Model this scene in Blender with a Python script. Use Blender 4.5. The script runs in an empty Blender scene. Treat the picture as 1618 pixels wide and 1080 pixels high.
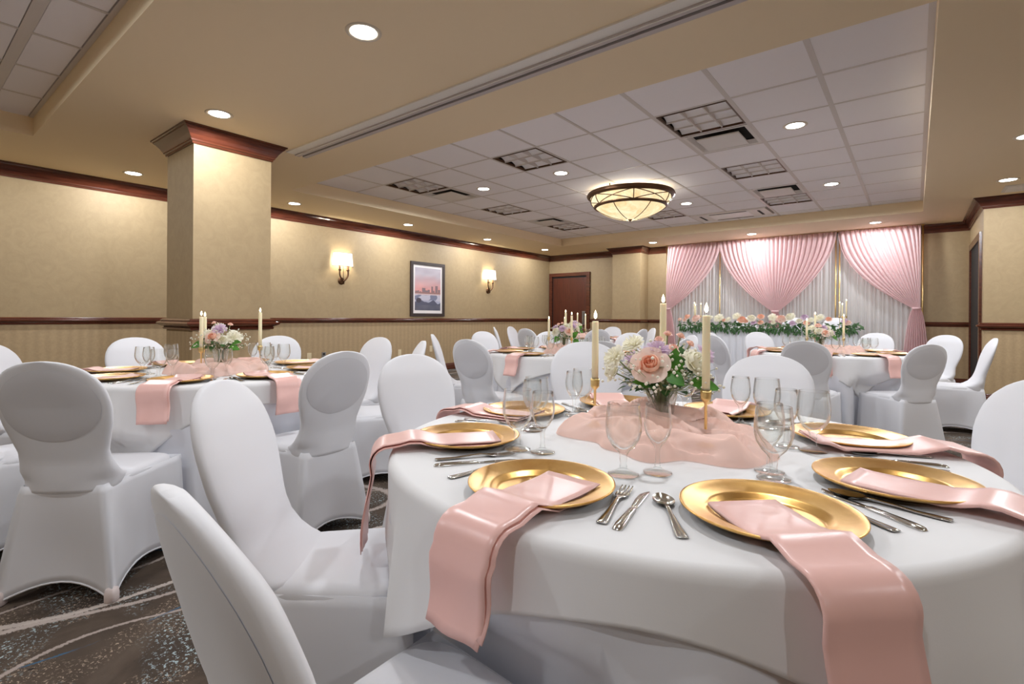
import bpy, bmesh, math, random
from math import sin, cos, pi, radians, sqrt, atan2
from mathutils import Vector, Matrix, noise
random.seed(7)
S = bpy.context.scene
COL = S.collection

# ------------------------------------------------------------------ camera, world, exposure
YAW, ROLL, CAMH, FPX = -0.6722, 0.0067, 1.12, 800.0
fw = Vector((sin(YAW), cos(YAW), 0)); rt0 = Vector((cos(YAW), -sin(YAW), 0)); up0 = Vector((0, 0, 1))
rt = cos(ROLL)*rt0 + sin(ROLL)*up0; up = -sin(ROLL)*rt0 + cos(ROLL)*up0
cd = bpy.data.cameras.new('camera'); cam = bpy.data.objects.new('camera', cd); COL.objects.link(cam)
cam.matrix_world = Matrix(((rt.x, up.x, -fw.x, 0), (rt.y, up.y, -fw.y, 0), (rt.z, up.z, -fw.z, CAMH), (0, 0, 0, 1)))
cd.sensor_width = 36.0; cd.sensor_fit = 'HORIZONTAL'; cd.lens = 36.0*FPX/1618.0
cd.shift_y = -(540-500.2)/1618.0; cd.clip_start = 0.02
S.camera = cam
W = bpy.data.worlds.new('world'); S.world = W; W.use_nodes = True
W.node_tree.nodes['Background'].inputs[0].default_value = (0.9, 0.95, 1, 1)
W.node_tree.nodes['Background'].inputs[1].default_value = 0.15
S.view_settings.view_transform = 'Standard'; S.view_settings.look = 'None'
S.view_settings.gamma = 1.0; S.view_settings.use_curve_mapping = False
S.view_settings.exposure = 0.6
S.cycles.use_denoising = True
S.cycles.max_bounces = 12; S.cycles.diffuse_bounces = 8; S.cycles.glossy_bounces = 4
S.cycles.transmission_bounces = 10; S.cycles.transparent_max_bounces = 40
S.cycles.sample_clamp_indirect = 6.0; S.cycles.caustics_refractive = False; S.cycles.caustics_reflective = False
DOWNLIGHT_W = 46.0
DOWNLIGHT_RGB = (0.95, 0.985, 1.03)

# ------------------------------------------------------------------ materials
def lin(r, g, b):
    f = lambda c: (c/255/12.92) if c/255 <= 0.04045 else ((c/255+0.055)/1.055)**2.4
    return (f(r), f(g), f(b), 1)
class NT:
    def __init__(s, name):
        s.m = bpy.data.materials.new(name); s.m.use_nodes = True; s.t = s.m.node_tree; s.t.nodes.clear()
        s.out = s.n('ShaderNodeOutputMaterial')
    def n(s, typ, **kw):
        nd = s.t.nodes.new(typ)
        for k, v in kw.items(): setattr(nd, k, v)
        return nd
    def l(s, a, b): s.t.links.new(a, b)
    def bsdf(s, **kw):
        b = s.n('ShaderNodeBsdfPrincipled')
        for k, v in kw.items(): b.inputs[k.replace('_', ' ')].default_value = v
        s.l(b.outputs[0], s.out.inputs[0]); return b
    def coord(s, kind='Object', scale=(1, 1, 1)):
        c = s.n('ShaderNodeTexCoord'); mp = s.n('ShaderNodeMapping'); mp.inputs['Scale'].default_value = scale
        s.l(c.outputs[kind], mp.inputs[0]); return mp.outputs[0]
    def noise(s, vec, scale, detail=3, rough=0.55, dist=0.0):
        n = s.n('ShaderNodeTexNoise'); n.inputs['Scale'].default_value = scale; n.inputs['Detail'].default_value = detail
        n.inputs['Roughness'].default_value = rough; n.inputs['Distortion'].default_value = dist
        if vec is not None: s.l(vec, n.inputs['Vector'])
        return n.outputs['Fac']
    def ramp(s, fac, stops, interp='LINEAR'):
        r = s.n('ShaderNodeValToRGB'); r.color_ramp.interpolation = interp
        e = r.color_ramp.elements
        while len(e) < len(stops): e.new(0.5)
        for i, (p, c) in enumerate(stops): e[i].position = p; e[i].color = c
        s.l(fac, r.inputs[0]); return r.outputs[0]
    def math(s, op, a, b=None, c=None):
        m = s.n('ShaderNodeMath', operation=op)
        for i, v in enumerate((a, b, c)):
            if v is None: continue
            if isinstance(v, (int, float)): m.inputs[i].default_value = v
            else: s.l(v, m.inputs[i])
        return m.outputs[0]
    def mix(s, fac, a, b):
        m = s.n('ShaderNodeMix', data_type='RGBA')
        for sock, v in ((m.inputs[0], fac), (m.inputs[6], a), (m.inputs[7], b)):
            if isinstance(v, (int, float, tuple)): sock.default_value = v
            else: s.l(v, sock)
        return m.outputs[2]
    def bump(s, h, strength, dist, b):
        k = s.n('ShaderNodeBump'); k.inputs['Strength'].default_value = strength; k.inputs['Distance'].default_value = dist
        s.l(h, k.inputs['Height']); s.l(k.outputs[0], b.inputs['Normal'])

def plain(name, col, rough=0.6, metal=0.0, bumpy=None, var=0.0, **kw):
    t = NT(name); b = t.bsdf(Base_Color=col, Roughness=rough, Metallic=metal, **kw)
    if bumpy or var:
        v = t.coord(); f = t.noise(v, bumpy[0] if bumpy else 8)
        if bumpy: t.bump(f, bumpy[1], bumpy[2], b)
        if var:
            d = tuple(c*(1-var) for c in col[:3])+(1,); e = tuple(min(1, c*(1+var)) for c in col[:3])+(1,)
            t.l(t.ramp(t.noise(v, 5), [(0.35, d), (0.65, e)]), b.inputs['Base Color'])
    return t.m

def mat_wall_upper():
    t = NT('wallpaper_damask'); b = t.bsdf(Roughness=0.62)
    v = t.coord('Object'); f = t.noise(v, 7, 4, 0.6, 1.8); g = t.noise(v, 60, 2)
    m = t.math('ADD', t.math('MULTIPLY', f, 0.8), t.math('MULTIPLY', g, 0.2))
    t.l(t.ramp(m, [(0.38, lin(163, 141, 106)), (0.62, lin(170, 148, 112))]), b.inputs['Base Color'])
    t.bump(g, 0.12, 0.004, b); return t.m
def mat_wall_lower():
    t = NT('wallpaper_stripe'); b = t.bsdf(Roughness=0.6)
    v = t.coord('Object'); sp = t.n('ShaderNodeSeparateXYZ'); t.l(v, sp.inputs[0])
    s = t.math('SINE', t.math('MULTIPLY', t.math('ADD', sp.outputs[0], sp.outputs[1]), 66.0))
    g = t.noise(v, 45, 2)
    m = t.math('ADD', t.math('MULTIPLY', s, 0.16), g)
    t.l(t.ramp(m, [(0.25, lin(167, 143, 108)), (0.85, lin(181, 156, 119))]), b.inputs['Base Color'])
    return t.m
def mat_wood(name, c1, c2, rough=0.25, axis=1):
    t = NT(name); b = t.bsdf(Roughness=rough); b.inputs['Coat Weight'].default_value = 0.35; b.inputs['Coat Roughness'].default_value = 0.12
    v = t.coord('Object', ((1.2, 1.2, 14) if axis == 1 else (14, 14, 1.2)))
    f = t.noise(v, 2.4, 5, 0.6, 0.6)
    t.l(t.ramp(f, [(0.3, c1), (0.7, c2)]), b.inputs['Base Color']); return t.m
def mat_carpet():
    t = NT('carpet_pattern'); b = t.bsdf(Roughness=0.95)
    v = t.coord('Object')
    base = t.ramp(t.noise(v, 2.2, 5, 0.65, 0.5), [(0.33, lin(52, 42, 35)), (0.5, lin(76, 63, 52)), (0.68, lin(98, 84, 72))])
    mask = t.ramp(t.noise(v, 2.6, 2), [(0.5, (0, 0, 0, 1)), (0.6, (1, 1, 1, 1))])
    sp = t.ramp(t.noise(v, 75, 3, 0.7), [(0.56, (0, 0, 0, 1)), (0.6, (1, 1, 1, 1))])
    c = t.mix(t.math('MULTIPLY', mask, sp), base, lin(176, 194, 198))
    mask2 = t.ramp(t.noise(t.coord('Object', (1.3, 1.1, 1)), 3.1, 2, 0.5, 0.4), [(0.5, (0, 0, 0, 1)), (0.58, (1, 1, 1, 1))])
    sp2 = t.ramp(t.noise(v, 90, 3, 0.75), [(0.57, (0, 0, 0, 1)), (0.61, (1, 1, 1, 1))])
    c = t.mix(t.math('MULTIPLY', mask2, sp2), c, lin(178, 158, 138))
    dk = t.ramp(t.noise(v, 11, 3, 0.6), [(0.68, (0, 0, 0, 1)), (0.71, (1, 1, 1, 1))])
    c = t.mix(dk, c, lin(28, 22, 18))
    # long chalky curves
    for ang, sc, ph, wd, col in ((0.5, 1.05, 0.0, 0.035, lin(190, 178, 170)), (-0.55, 0.8, 1.3, 0.03, lin(176, 163, 155)), (1.25, 0.75, 0.4, 0.026, lin(182, 168, 160)), (0.12, 1.3, 0.7, 0.03, lin(170, 156, 148)), (-0.1, 1.2, 0.35, 0.02, lin(62, 96, 124)), (0.95, 0.9, 2.2, 0.018, lin(60, 92, 120))):
        mp = t.n('ShaderNodeMapping'); mp.inputs['Rotation'].default_value = (0, 0, ang); t.l(v, mp.inputs[0])
        sx = t.n('ShaderNodeSeparateXYZ'); t.l(mp.outputs[0], sx.inputs[0])
        wob = t.noise(mp.outputs[0], 0.55, 1)
        val = t.math('ADD', t.math('MULTIPLY', sx.outputs[0], sc), t.math('MULTIPLY_ADD', wob, 3.0, ph))
        fr = t.math('ABSOLUTE', t.math('SUBTRACT', t.math('FRACT', val), 0.5))
        fuzz = t.math('MULTIPLY', t.math('SUBTRACT', t.noise(v, 85, 3, 0.7), 0.5), wd*1.6)
        ln = t.ramp(t.math('ADD', fr, fuzz), [(wd*0.45, (1, 1, 1, 1)), (wd*0.6, (0, 0, 0, 1))])
        if col[2] > col[0]*1.5:
            ln = t.math('MULTIPLY', ln, t.ramp(t.noise(v, 4.5, 2), [(0.48, (0, 0, 0, 1)), (0.56, (1, 1, 1, 1))]))
        c = t.mix(ln, c, col)
    t.l(c, b.inputs['Base Color']); t.bump(t.noise(v, 320, 2), 0.5, 0.004, b); return t.m
def mat_cloth(name, col, rough=0.75, sheen=0.2, trans=0.0):
    t = NT(name); b = t.bsdf(Base_Color=col, Roughness=rough); b.inputs['Sheen Weight'].default_value = sheen
    v = t.coord(); t.bump(t.noise(v, 420, 1), 0.06, 0.001, b)
    if trans:
        tr = t.n('ShaderNodeBsdfTranslucent'); tr.inputs[0].default_value = col
        mx = t.n('ShaderNodeMixShader'); mx.inputs[0].default_value = trans
        t.l(b.outputs[0], mx.inputs[1]); t.l(tr.outputs[0], mx.inputs[2]); t.l(mx.outputs[0], t.out.inputs[0])
    return t.m
def mat_sheer(name, col, clear):
    t = NT(name); d = t.n('ShaderNodeBsdfDiffuse'); d.inputs[0].default_value = col
    tr = t.n('ShaderNodeBsdfTranslucent'); tr.inputs[0].default_value = col
    m1 = t.n('ShaderNodeMixShader'); m1.inputs[0].default_value = 0.42
    t.l(d.outputs[0], m1.inputs[1]); t.l(tr.outputs[0], m1.inputs[2])
    tp = t.n('ShaderNodeBsdfTransparent'); m2 = t.n('ShaderNodeMixShader')
    lw = t.n('ShaderNodeLayerWeight'); lw.inputs[0].default_value = 0.35
    f = t.math('MULTIPLY', t.math('SUBTRACT', 1.0, lw.outputs['Facing']), clear)
    t.l(f, m2.inputs[0]); t.l(m1.outputs[0], m2.inputs[1]); t.l(tp.outputs[0], m2.inputs[2]); t.l(m2.outputs[0], t.out.inputs[0])
    return t.m
def mat_glass(name, tint=(1, 1, 1, 1), base=0.06):
    t = NT(name); g = t.n('ShaderNodeBsdfGlass'); g.inputs['IOR'].default_value = 1.45; g.inputs['Roughness'].default_value = 0.0
    g.inputs[0].default_value = tint
    tp = t.n('ShaderNodeBsdfTransparent'); tp.inputs[0].default_value = (0.985, 0.99, 0.985, 1)
    lw = t.n('ShaderNodeLayerWeight'); lw.inputs[0].default_value = 0.45
    mr = t.n('ShaderNodeMapRange', interpolation_type='SMOOTHSTEP'); t.l(lw.outputs['Facing'], mr.inputs[0])
    for k, v in ((1, 0.32), (2, 0.85), (3, base), (4, 0.95)): mr.inputs[k].default_value = v
    f = mr.outputs[0]
    mx = t.n('ShaderNodeMixShader'); t.l(f, mx.inputs[0]); t.l(tp.outputs[0], mx.inputs[1]); t.l(g.outputs[0], mx.inputs[2])
    t.l(mx.outputs[0], t.out.inputs[0]); return t.m
def mat_gold():
    t = NT('gold_leaf'); b = t.bsdf(Metallic=1.0, Roughness=0.31)
    v = t.coord(); f = t.noise(v, 9, 3, 0.6, 0.8)
    t.l(t.ramp(f, [(0.35, lin(212, 162, 92)), (0.65, lin(230, 186, 114))]), b.inputs['Base Color'])
    t.bump(t.noise(v, 40, 3), 0.12, 0.003, b); return t.m
def mat_emit(name, col, strength):
    t = NT(name); e = t.n('ShaderNodeEmission'); e.inputs[0].default_value = col; e.inputs[1].default_value = strength
    t.l(e.outputs[0], t.out.inputs[0]); return t.m
def mat_alabaster():
    t = NT('alabaster_glass_lit'); e = t.n('ShaderNodeEmission'); v = t.coord()
    c = t.ramp(t.noise(v, 5, 5, 0.65, 1.5), [(0.35, lin(240, 200, 146)), (0.55, lin(252, 228, 184)), (0.75, lin(255, 242, 212))])
    t.l(c, e.inputs[0]); e.inputs[1].default_value = 0.95
    b = t.n('ShaderNodeBsdfPrincipled'); b.inputs['Base Color'].default_value = lin(240, 215, 165); b.inputs['Roughness'].default_value = 0.3
    mx = t.n('ShaderNodeMixShader'); mx.inputs[0].default_value = 0.8
    t.l(b.outputs[0], mx.inputs[1]); t.l(e.outputs[0], mx.inputs[2]); t.l(mx.outputs[0], t.out.inputs[0]); return t.m
def mat_petal(name, c_in, c_out):
    t = NT(name); b = t.bsdf(Roughness=0.6); v = t.coord()
    t.l(t.ramp(t.noise(v, 30, 2), [(0.35, c_in), (0.65, c_out)]), b.inputs['Base Color'])
    tr = t.n('ShaderNodeBsdfTranslucent'); tr.inputs[0].default_value = c_out
    mx = t.n('ShaderNodeMixShader'); mx.inputs[0].default_value = 0.25
    t.l(b.outputs[0], mx.inputs[1]); t.l(tr.outputs[0], mx.inputs[2]); t.l(mx.outputs[0], t.out.inputs[0]); return t.m
def mat_print():
    t = NT('printed_picture'); b = t.bsdf(Roughness=0.25)
    a = t.n('ShaderNodeVertexColor'); a.layer_name = 'ink'; t.l(a.outputs[0], b.inputs['Base Color']); return t.m

M = dict(
 wall=mat_wall_upper(), wall2=mat_wall_lower(),
 soffit=plain('ceiling_paint_tan', lin(242, 224, 190), 0.7, bumpy=(30, 0.05, 0.004)),
 tile=plain('ceiling_tile_white', lin(248, 246, 249), 0.9, bumpy=(160, 0.25, 0.003)),
 grid=plain('ceiling_grid_white', lin(214, 208, 204), 0.5),
 wood=mat_wood('mahogany_trim', lin(70, 32, 20), lin(104, 53, 35), 0.22),
 doorwood=mat_wood('mahogany_door', lin(72, 30, 17), lin(94, 40, 24), 0.35, 2),
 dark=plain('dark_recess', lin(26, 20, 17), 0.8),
 carpet=mat_carpet(),
 linen=mat_cloth('white_linen', lin(226, 226, 227), 0.7),
 linen2=mat_cloth('white_underlay_linen', lin(220, 222, 229), 0.75),
 spandex=mat_cloth('white_spandex', lin(224, 225, 230), 0.55, 0.3),
 spandex2=mat_cloth('grey_spandex_over_pad', lin(208, 208, 213), 0.55, 0.3),  # greyer tone: dark upholstery shows through the thin cover
 pocket=mat_cloth('foot_pocket_fabric', lin(222, 208, 205), 0.6),
 satin=plain('pink_satin', lin(233, 188, 180), 0.30, bumpy=(7, 0.25, 0.01)),
 gold=mat_gold(), brass=plain('polished_brass', lin(242, 212, 146), 0.3, 1.0),
 steel=plain('stainless_steel', lin(200, 198, 194), 0.16, 1.0),
 glass=mat_glass('clear_glass'), glass2=mat_glass('vase_glass', (0.97, 0.98, 0.97, 1), 0.35),
 chiffon=mat_sheer('pink_chiffon', lin(255, 226, 215), 0.25),
 drape=mat_sheer('pink_sheer', lin(243, 215, 216), 0.16), sheer=mat_sheer('white_sheer', lin(248, 247, 248), 0.14),
 wax=plain('ivory_wax', lin(250, 238, 200), 0.45, Subsurface_Weight=0.15),
 flame=mat_emit('candle_flame', (1.0, 0.85, 0.5, 1), 14.0), wick=plain('black_wick', lin(30, 25, 22), 0.8),
 leaf=mat_petal('green_leaf', lin(52, 110, 30), lin(88, 150, 48)), leafd=mat_petal('dark_leaf', lin(40, 78, 38), lin(72, 116, 60)),
 stem=plain('green_stem', lin(138, 150, 100), 0.6),
 pw=mat_petal('petal_white', lin(240, 236, 214), lin(250, 248, 236)), pb=mat_petal('petal_blush', lin(246, 214, 200), lin(250, 228, 216)),
 pp=mat_petal('petal_peach', lin(247, 196, 168), lin(250, 214, 192)), pl=mat_petal('petal_lilac', lin(214, 190, 212), lin(228, 208, 226)),
 pk=mat_petal('petal_bud', lin(246, 206, 190), lin(250, 222, 208)),
 bb=mat_petal('gypsophila_white', lin(236, 232, 214), lin(250, 248, 238)),
 bronze=plain('aged_bronze', lin(92, 66, 46), 0.35, 0.8, var=0.15),
 alab=mat_alabaster(), lens=mat_emit('downlight_lens_lit', (1, 0.99, 0.96, 1), 14.0),
 shade=mat_emit('sconce_shade_lit', (1.0, 0.97, 0.9, 1), 1.7),
 alum=plain('brushed_aluminium', lin(238, 236, 230), 0.4, 0.0), alum2=plain('grey_track_rail', lin(196, 188, 186), 0.5),
 slot=plain('black_slot', lin(30, 26, 23), 0.8),
 plate=plain('ivory_plastic', lin(222, 206, 172), 0.4), plateg=plain('steel_plate', lin(150, 148, 146), 0.35, 0.8),
 frame=plain('dark_picture_frame', lin(52, 40, 36), 0.4), matb=plain('white_mat_board', lin(236, 230, 228), 0.7),
 printm=mat_print(), louver=plain('louver_grey', lin(244, 242, 242), 0.4, 0.0), vent=plain('vent_white', lin(226, 222, 218), 0.5),
 trimr=plain('downlight_trim', lin(214, 204, 186), 0.4), riser=plain('stage_black', lin(40, 38, 38), 0.8),
)

# ------------------------------------------------------------------ mesh helpers
def mk(name, V, F, mat, smooth=True):
    me = bpy.data.meshes.new(name); me.from_pydata(V, [], F); me.update()
    for m in (mat if isinstance(mat, (list, tuple)) else [mat]): me.materials.append(m)
    if smooth:
        for p in me.polygons: p.use_smooth = True
    return me
def ob(name, me, parent=None, loc=(0, 0, 0), rz=0.0, rot=None, kind=None, solid=0, label=None):
    o = bpy.data.objects.new(name, me); COL.objects.link(o)
    o.location = loc; o.rotation_euler = rot if rot else (0, 0, rz)
    if parent: o.parent = parent
    if kind: o['kind'] = kind
    if label: o['label'] = label
    if solid:
        md = o.modifiers.new('solid', 'SOLIDIFY'); md.thickness = solid; md.offset = 0
    return o
def thing(name, label, cat, loc=(0, 0, 0), rz=0, group=None, me=None):
    o = bpy.data.objects.new(name, me); COL.objects.link(o); o.location = loc; o.rotation_euler = (0, 0, rz)
    o['label'] = label; o['category'] = cat
    if group: o['group'] = group
    return o
def dup(root, label, loc, rz, scale=None):
    def cp(o, par):
        c = o.copy(); COL.objects.link(c)
        if par: c.parent = par
        for ch in list(o.children): cp(ch, c)
        return c
    r = cp(root, None); r['label'] = label; r.location = loc; r.rotation_euler = (0, 0, rz)
    if scale: r.scale = (scale,)*3
    return r
class B:
    def __init__(s): s.V = []; s.F = []; s.MI = []
    def add(s, V, F, mi=0):
        k = len(s.V); s.V += [tuple(v) for v in V]; s.F += [tuple(i+k for i in f) for f in F]; s.MI += [mi]*len(F); return s
    def box(s, x0, x1, y0, y1, z0, z1, mi=0):
        V = [(x, y, z) for z in (z0, z1) for y in (y0, y1) for x in (x0, x1)]
        return s.add(V, [(0, 2, 3, 1), (4, 5, 7, 6), (0, 1, 5, 4), (2, 6, 7, 3), (0, 4, 6, 2), (1, 3, 7, 5)], mi)
    def grid(s, fn, nu, nv, mi=0, closeu=False):
        V = [fn(i/(nu if closeu else nu-1), j/(nv-1)) for j in range(nv) for i in range(nu)]; F = []
        for j in range(nv-1):
            for i in range(nu if closeu else nu-1):
                a = j*nu+i; b = j*nu+(i+1) % nu; F.append((a, b, b+nu, a+nu))
        return s.add(V, F, mi)
    def loft(s, rings, mi=0, cap0=True, cap1=True):
        n = len(rings[0]); V = [p for r in rings for p in r]; F = []
        for j in range(len(rings)-1):
            for i in range(n):
                a = j*n+i; b = j*n+(i+1) % n; F.append((a, b, b+n, a+n))
        if cap0: F.append(tuple(range(n-1, -1, -1)))
        if cap1: F.append(tuple(range((len(rings)-1)*n, len(rings)*n)))
        return s.add(V, F, mi)
    def lathe(s, prof, seg=32, mi=0, c=(0, 0, 0), mod=None):
        V = []
        for r, z in prof:
            for i in range(seg):
                a = 2*pi*i/seg; rr = mod(r, z, a) if mod else r
                V.append((c[0]+rr*cos(a), c[1]+rr*sin(a), c[2]+z))
        F = []
        for j in range(len(prof)-1):
            for i in range(seg):
                a = j*seg+i; b = j*seg+(i+1) % seg; F.append((a, b, b+seg, a+seg))
        return s.add(V, F, mi)
    def tube(s, pts, rad, seg=8, mi=0, caps=True):
        P = [Vector(p) for p in pts]; rings = []; R = rad if isinstance(rad, (list, tuple)) else [rad]*len(P)
        prev = None
        for i, p in enumerate(P):
            d = (P[min(i+1, len(P)-1)]-P[max(i-1, 0)]).normalized()
            if prev is None:
                a = d.orthogonal().normalized()
            else:
                a = (prev - d*prev.dot(d)); a = a.normalized() if a.length > 1e-6 else d.orthogonal().normalized()
            prev = a; b = d.cross(a)
            rings.append([p + (a*cos(2*pi*k/seg)+b*sin(2*pi*k/seg))*R[i] for k in range(seg)])
        return s.loft(rings, mi, caps, caps)
    def me(s, name, mats, smooth=True):
        m = mk(name, s.V, s.F, mats, smooth)
        if any(s.MI): m.polygons.foreach_set('material_index', s.MI)
        return m
def spline(pts, n):
    P = [Vector(p) for p in pts]; out = []; k = len(P)-1
    for i in range(n):
        t = i/(n-1)*k; j = min(int(t), k-1); f = t-j
        p0 = P[max(j-1, 0)]; p1 = P[j]; p2 = P[j+1]; p3 = P[min(j+2, k)]
        out.append(0.5*((2*p1)+(p2-p0)*f+(2*p0-5*p1+4*p2-p3)*f*f+(3*p1-p0-3*p2+p3)*f**3))
    return out
def lerp1(tab, x):
    for (a, va), (b, vb) in zip(tab, tab[1:]):
        if x <= b: 
            f = max(0, min(1, (x-a)/(b-a))); return va+(vb-va)*f
    return tab[-1][1]
def smooth1(tab, x):
    for (a, va), (b, vb) in zip(tab, tab[1:]):
        if x <= b:
            f = max(0, min(1, (x-a)/(b-a))); f = f*f*(3-2*f); return va+(vb-va)*f
    return tab[-1][1]
def nz(x, y=0.0, z=0.0): return noise.noise(Vector((x, y, z)))

# ------------------------------------------------------------------ room shell
XL, YB, ZC, ZT = -7.72, 11.32, 2.75, 2.919
XR, YBL, XE, YE = 0.715, 9.25, 4.4, -3.6          # short right wall, block wall, unseen outer walls
RAIL = 1.0
def wall(name, boxes_u, label=None):
    o = ob(name, None, kind='structure')
    for (x0, x1, y0, y1) in boxes_u:
        ob('upper_wallpaper', B().box(x0, x1, y0, y1, RAIL, 2.95).me('upper_wallpaper', M['wall'], False), o)
        ob('striped_wallpaper', B().box(x0, x1, y0, y1, 0, RAIL).me('striped_wallpaper', M['wall2'], False), o)
    return o
wall('wall_left', [(XL-0.15, XL, YE, YB+0.15)])
wall('wall_back', [(XL, XR, YB, YB+0.15)])
wall('wall_right', [(XR, XR+0.15, YBL+0.15, YB), (XR, XE, YBL, YBL+0.15)])
wall('wall_outer_right', [(XE, XE+0.15, YE, YBL+0.15)])
wall('wall_front', [(XL, XE, YE-0.15, YE)])
wall('wall_pilaster', [(-5.62, -4.92, 10.88, YB)])
COLX0, COLX1, COLY0, COLY1 = -5.53, -4.90, 1.71, 2.385
wall('wall_column', [(COLX0, COLX1, COLY0, COLY1)])
ob('floor', B().box(XL-0.1, XE+0.1, YE-0.1, YB+0.1, -0.1, 0).me('floor', M['carpet'], False), kind='structure')

# ceiling: soffit with two tray openings, tray sides, tiles
TR = (-6.383, 0.088, 3.373, 9.842); TR2 = (-6.35, 0.10, -2.2, 0.893)
cl = ob('ceiling', None, kind='structure')
b = B(); xs = [XL-0.1, TR[0], TR[1], XE+0.1]
for (y0, y1, hole) in ((YE-0.1, TR2[2], None), (TR2[2], TR2[3], TR2), (TR2[3], TR[2], None), (TR[2], TR[3], TR), (TR[3], YB+0.1, None)):
    if hole:
        b.box(XL-0.1, hole[0], y0, y1, ZC, ZT+0.06); b.box(hole[1], XE+0.1, y0, y1, ZC, ZT+0.06)
    else: b.box(XL-0.1, XE+0.1, y0, y1, ZC, ZT+0.06)
ob('soffit', b.me('soffit', M['soffit'], False), cl)
ob('tray_backing', B().box(XL-0.1, XE+0.1, YE-0.1, YB+0.1, ZT+0.06, ZT+0.2).me('tray_backing', M['dark'], False), cl)
PX, PY = 0.6471, 0.6525
def grid_x(i): return TR[1]-PX*i
def grid_y(j): return max(TR[2], 3.695+PY*j)
tile_me = {}
def ceil_tile(x0, x1, y0, y1):
    w, d = round(x1-x0, 3), round(y1-y0, 3)
    if (w, d) not in tile_me:
        e = 0.006
        V = [(0, 0, 0.02), (w, 0, 0.02), (w, d, 0.02), (0, d, 0.02), (e, e, 0), (w-e, e, 0), (w-e, d-e, 0), (e, d-e, 0)]
        tile_me[(w, d)] = mk('ceiling_tile', V, [(4, 7, 6, 5), (0, 4, 5, 1), (1, 5, 6, 2), (2, 6, 7, 3), (3, 7, 4, 0), (0, 1, 2, 3)], M['tile'], False)
    ob('ceiling_tile', tile_me[(w, d)], cl, (x0, y0, ZT))
FIX = {(2, 1): 't', (2, 2): 'v', (2, 4): 't', (2, 6): 'v', (2, 7): 't', (5, 7): 't', (5, 1): 't', (8, 1): 't', (8, 2): 'v', (8, 4): 't', (8, 6): 'v', (8, 7): 't'}
AC = (grid_x(4)-PX*0.3, 9.33, 0.95)
G = 0.012
for i in range(10):
    for j in range(-1, 10):
        if (i, j) in FIX or (j == 8 and i in (3, 4)): continue
        ceil_tile(grid_x(i+1)+G, grid_x(i)-G, grid_y(j)+G, min(grid_y(j+1), TR[3])-G)
for i in range(10):
    for j in range(-1, 4):
        y1 = TR2[3]-0.02 if j == -1 else 0.585-PY*j; y0 = 0.585 if j == -1 else 0.585-PY*(j+1)
        ceil_tile(grid_x(i+1)+G, grid_x(i)-G, y0+G*(2.5 if j == -1 else 1), y1-G*(2.5 if j == 0 else 1))
b = B()
for i in range(11):
    b.box(grid_x(i)-0.013, grid_x(i)+0.013, TR[2], TR[3], ZT-0.002, ZT+0.03)
for i in (1, 2, 3): b.box(grid_x(i)-0.019, grid_x(i)+0.019, TR[2], TR[3], ZT-0.003, ZT+0.03)
for j in range(10): b.box(TR[0], TR[1], grid_y(j)-0.013, grid_y(j)+0.013, ZT-0.001, ZT+0.03)
b.box(TR[1]-0.035, TR[1], TR[2], TR[3], ZT-0.004, ZT+0.03)
b.box(TR2[0], TR2[1], 0.585-0.032, 0.585+0.032, ZT-0.003, ZT+0.03); b.box(TR2[0], TR2[1], TR2[3]-0.03, TR2[3], ZT-0.003, ZT+0.03)
for j in range(1, 5): b.box(TR2[0], TR2[1], 0.585-PY*j-0.013, 0.585-PY*j+0.013, ZT-0.002, ZT+0.03)
for i in range(11): b.box(grid_x(i)-0.013, grid_x(i)+0.013, TR2[2], TR2[3], ZT-0.001, ZT+0.03)
ob('ceiling_grid_bars', b.me('ceiling_grid_bars', M['grid'], False), cl)['kind'] = 'stuff'

# mouldings swept along the walls (profile: out from wall, height)
def sweep(path, prof, closed=False, side=1):
    n = len(path); P = [Vector((x, y)) for x, y in path]; rings = []
    for i in range(n):
        a = P[(i-1) % n] if (closed or i > 0) else None; c = P[(i+1) % n] if (closed or i < n-1) else None
        d1 = (P[i]-a).normalized() if a is not None else (c-P[i]).normalized()
        d2 = (c-P[i]).normalized() if c is not None else d1
        n1 = Vector((d1.y, -d1.x))*side; n2 = Vector((d2.y, -d2.x))*side
        m = (n1+n2).normalized(); k = 1/max(0.3, m.dot(n1))
        rings.append([(P[i].x+m.x*o*k, P[i].y+m.y*o*k, z) for o, z in prof])
    if closed: rings.append(rings[0])
    return rings
def moulding(name, path, prof, closed=False, side=1, mat='wood'):
    b = B(); r = sweep(path, prof, closed, side); b.loft(r, 0, not closed, not closed)
    me = b.me(name, M[mat], False)
    return ob(name, me, kind='structure')
CROWN = [(0, 2.605), (0.012, 2.605), (0.016, 2.622), (0.026, 2.628), (0.028, 2.640), (0.036, 2.650), (0.050, 2.676), (0.075, 2.708), (0.092, 2.722), (0.096, 2.734), (0.108, 2.736), (0.110, 2.75), (0, 2.75)]
RAILP = [(0, 1.0), (0.012, 1.0), (0.016, 1.012), (0.010, 1.018), (0.022, 1.026), (0.036, 1.036), (0.040, 1.046), (0.034, 1.056), (0.022, 1.06), (0.024, 1.068), (0.016, 1.078), (0, 1.08)]
RAILC = [(o*1.7, 0.985+(z-1.0)*1.25) for o, z in RAILP]
BASE = [(0, 0), (0.016, 0), (0.018, 0.095), (0.014, 0.105), (0.014, 0.118), (0.006, 0.135), (0, 0.135)]
WALLPATH = [(XL, YE), (XL, YB), (-5.62, YB), (-5.62, 10.88), (-4.92, 10.88), (-4.92, YB), (XR, YB), (XR, YBL), (XE, YBL), (XE, YE), (XL, YE)]
moulding('trim_crown', WALLPATH, CROWN)
moulding('trim_rail_left', [(XL, YE), (XL, YB)], RAILP)
moulding('trim_rail_back', [(-6.455, YB), (-5.62, YB), (-5.62, 10.88), (-4.92, 10.88), (-4.92, YB), (XR, YB)], RAILP)
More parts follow.
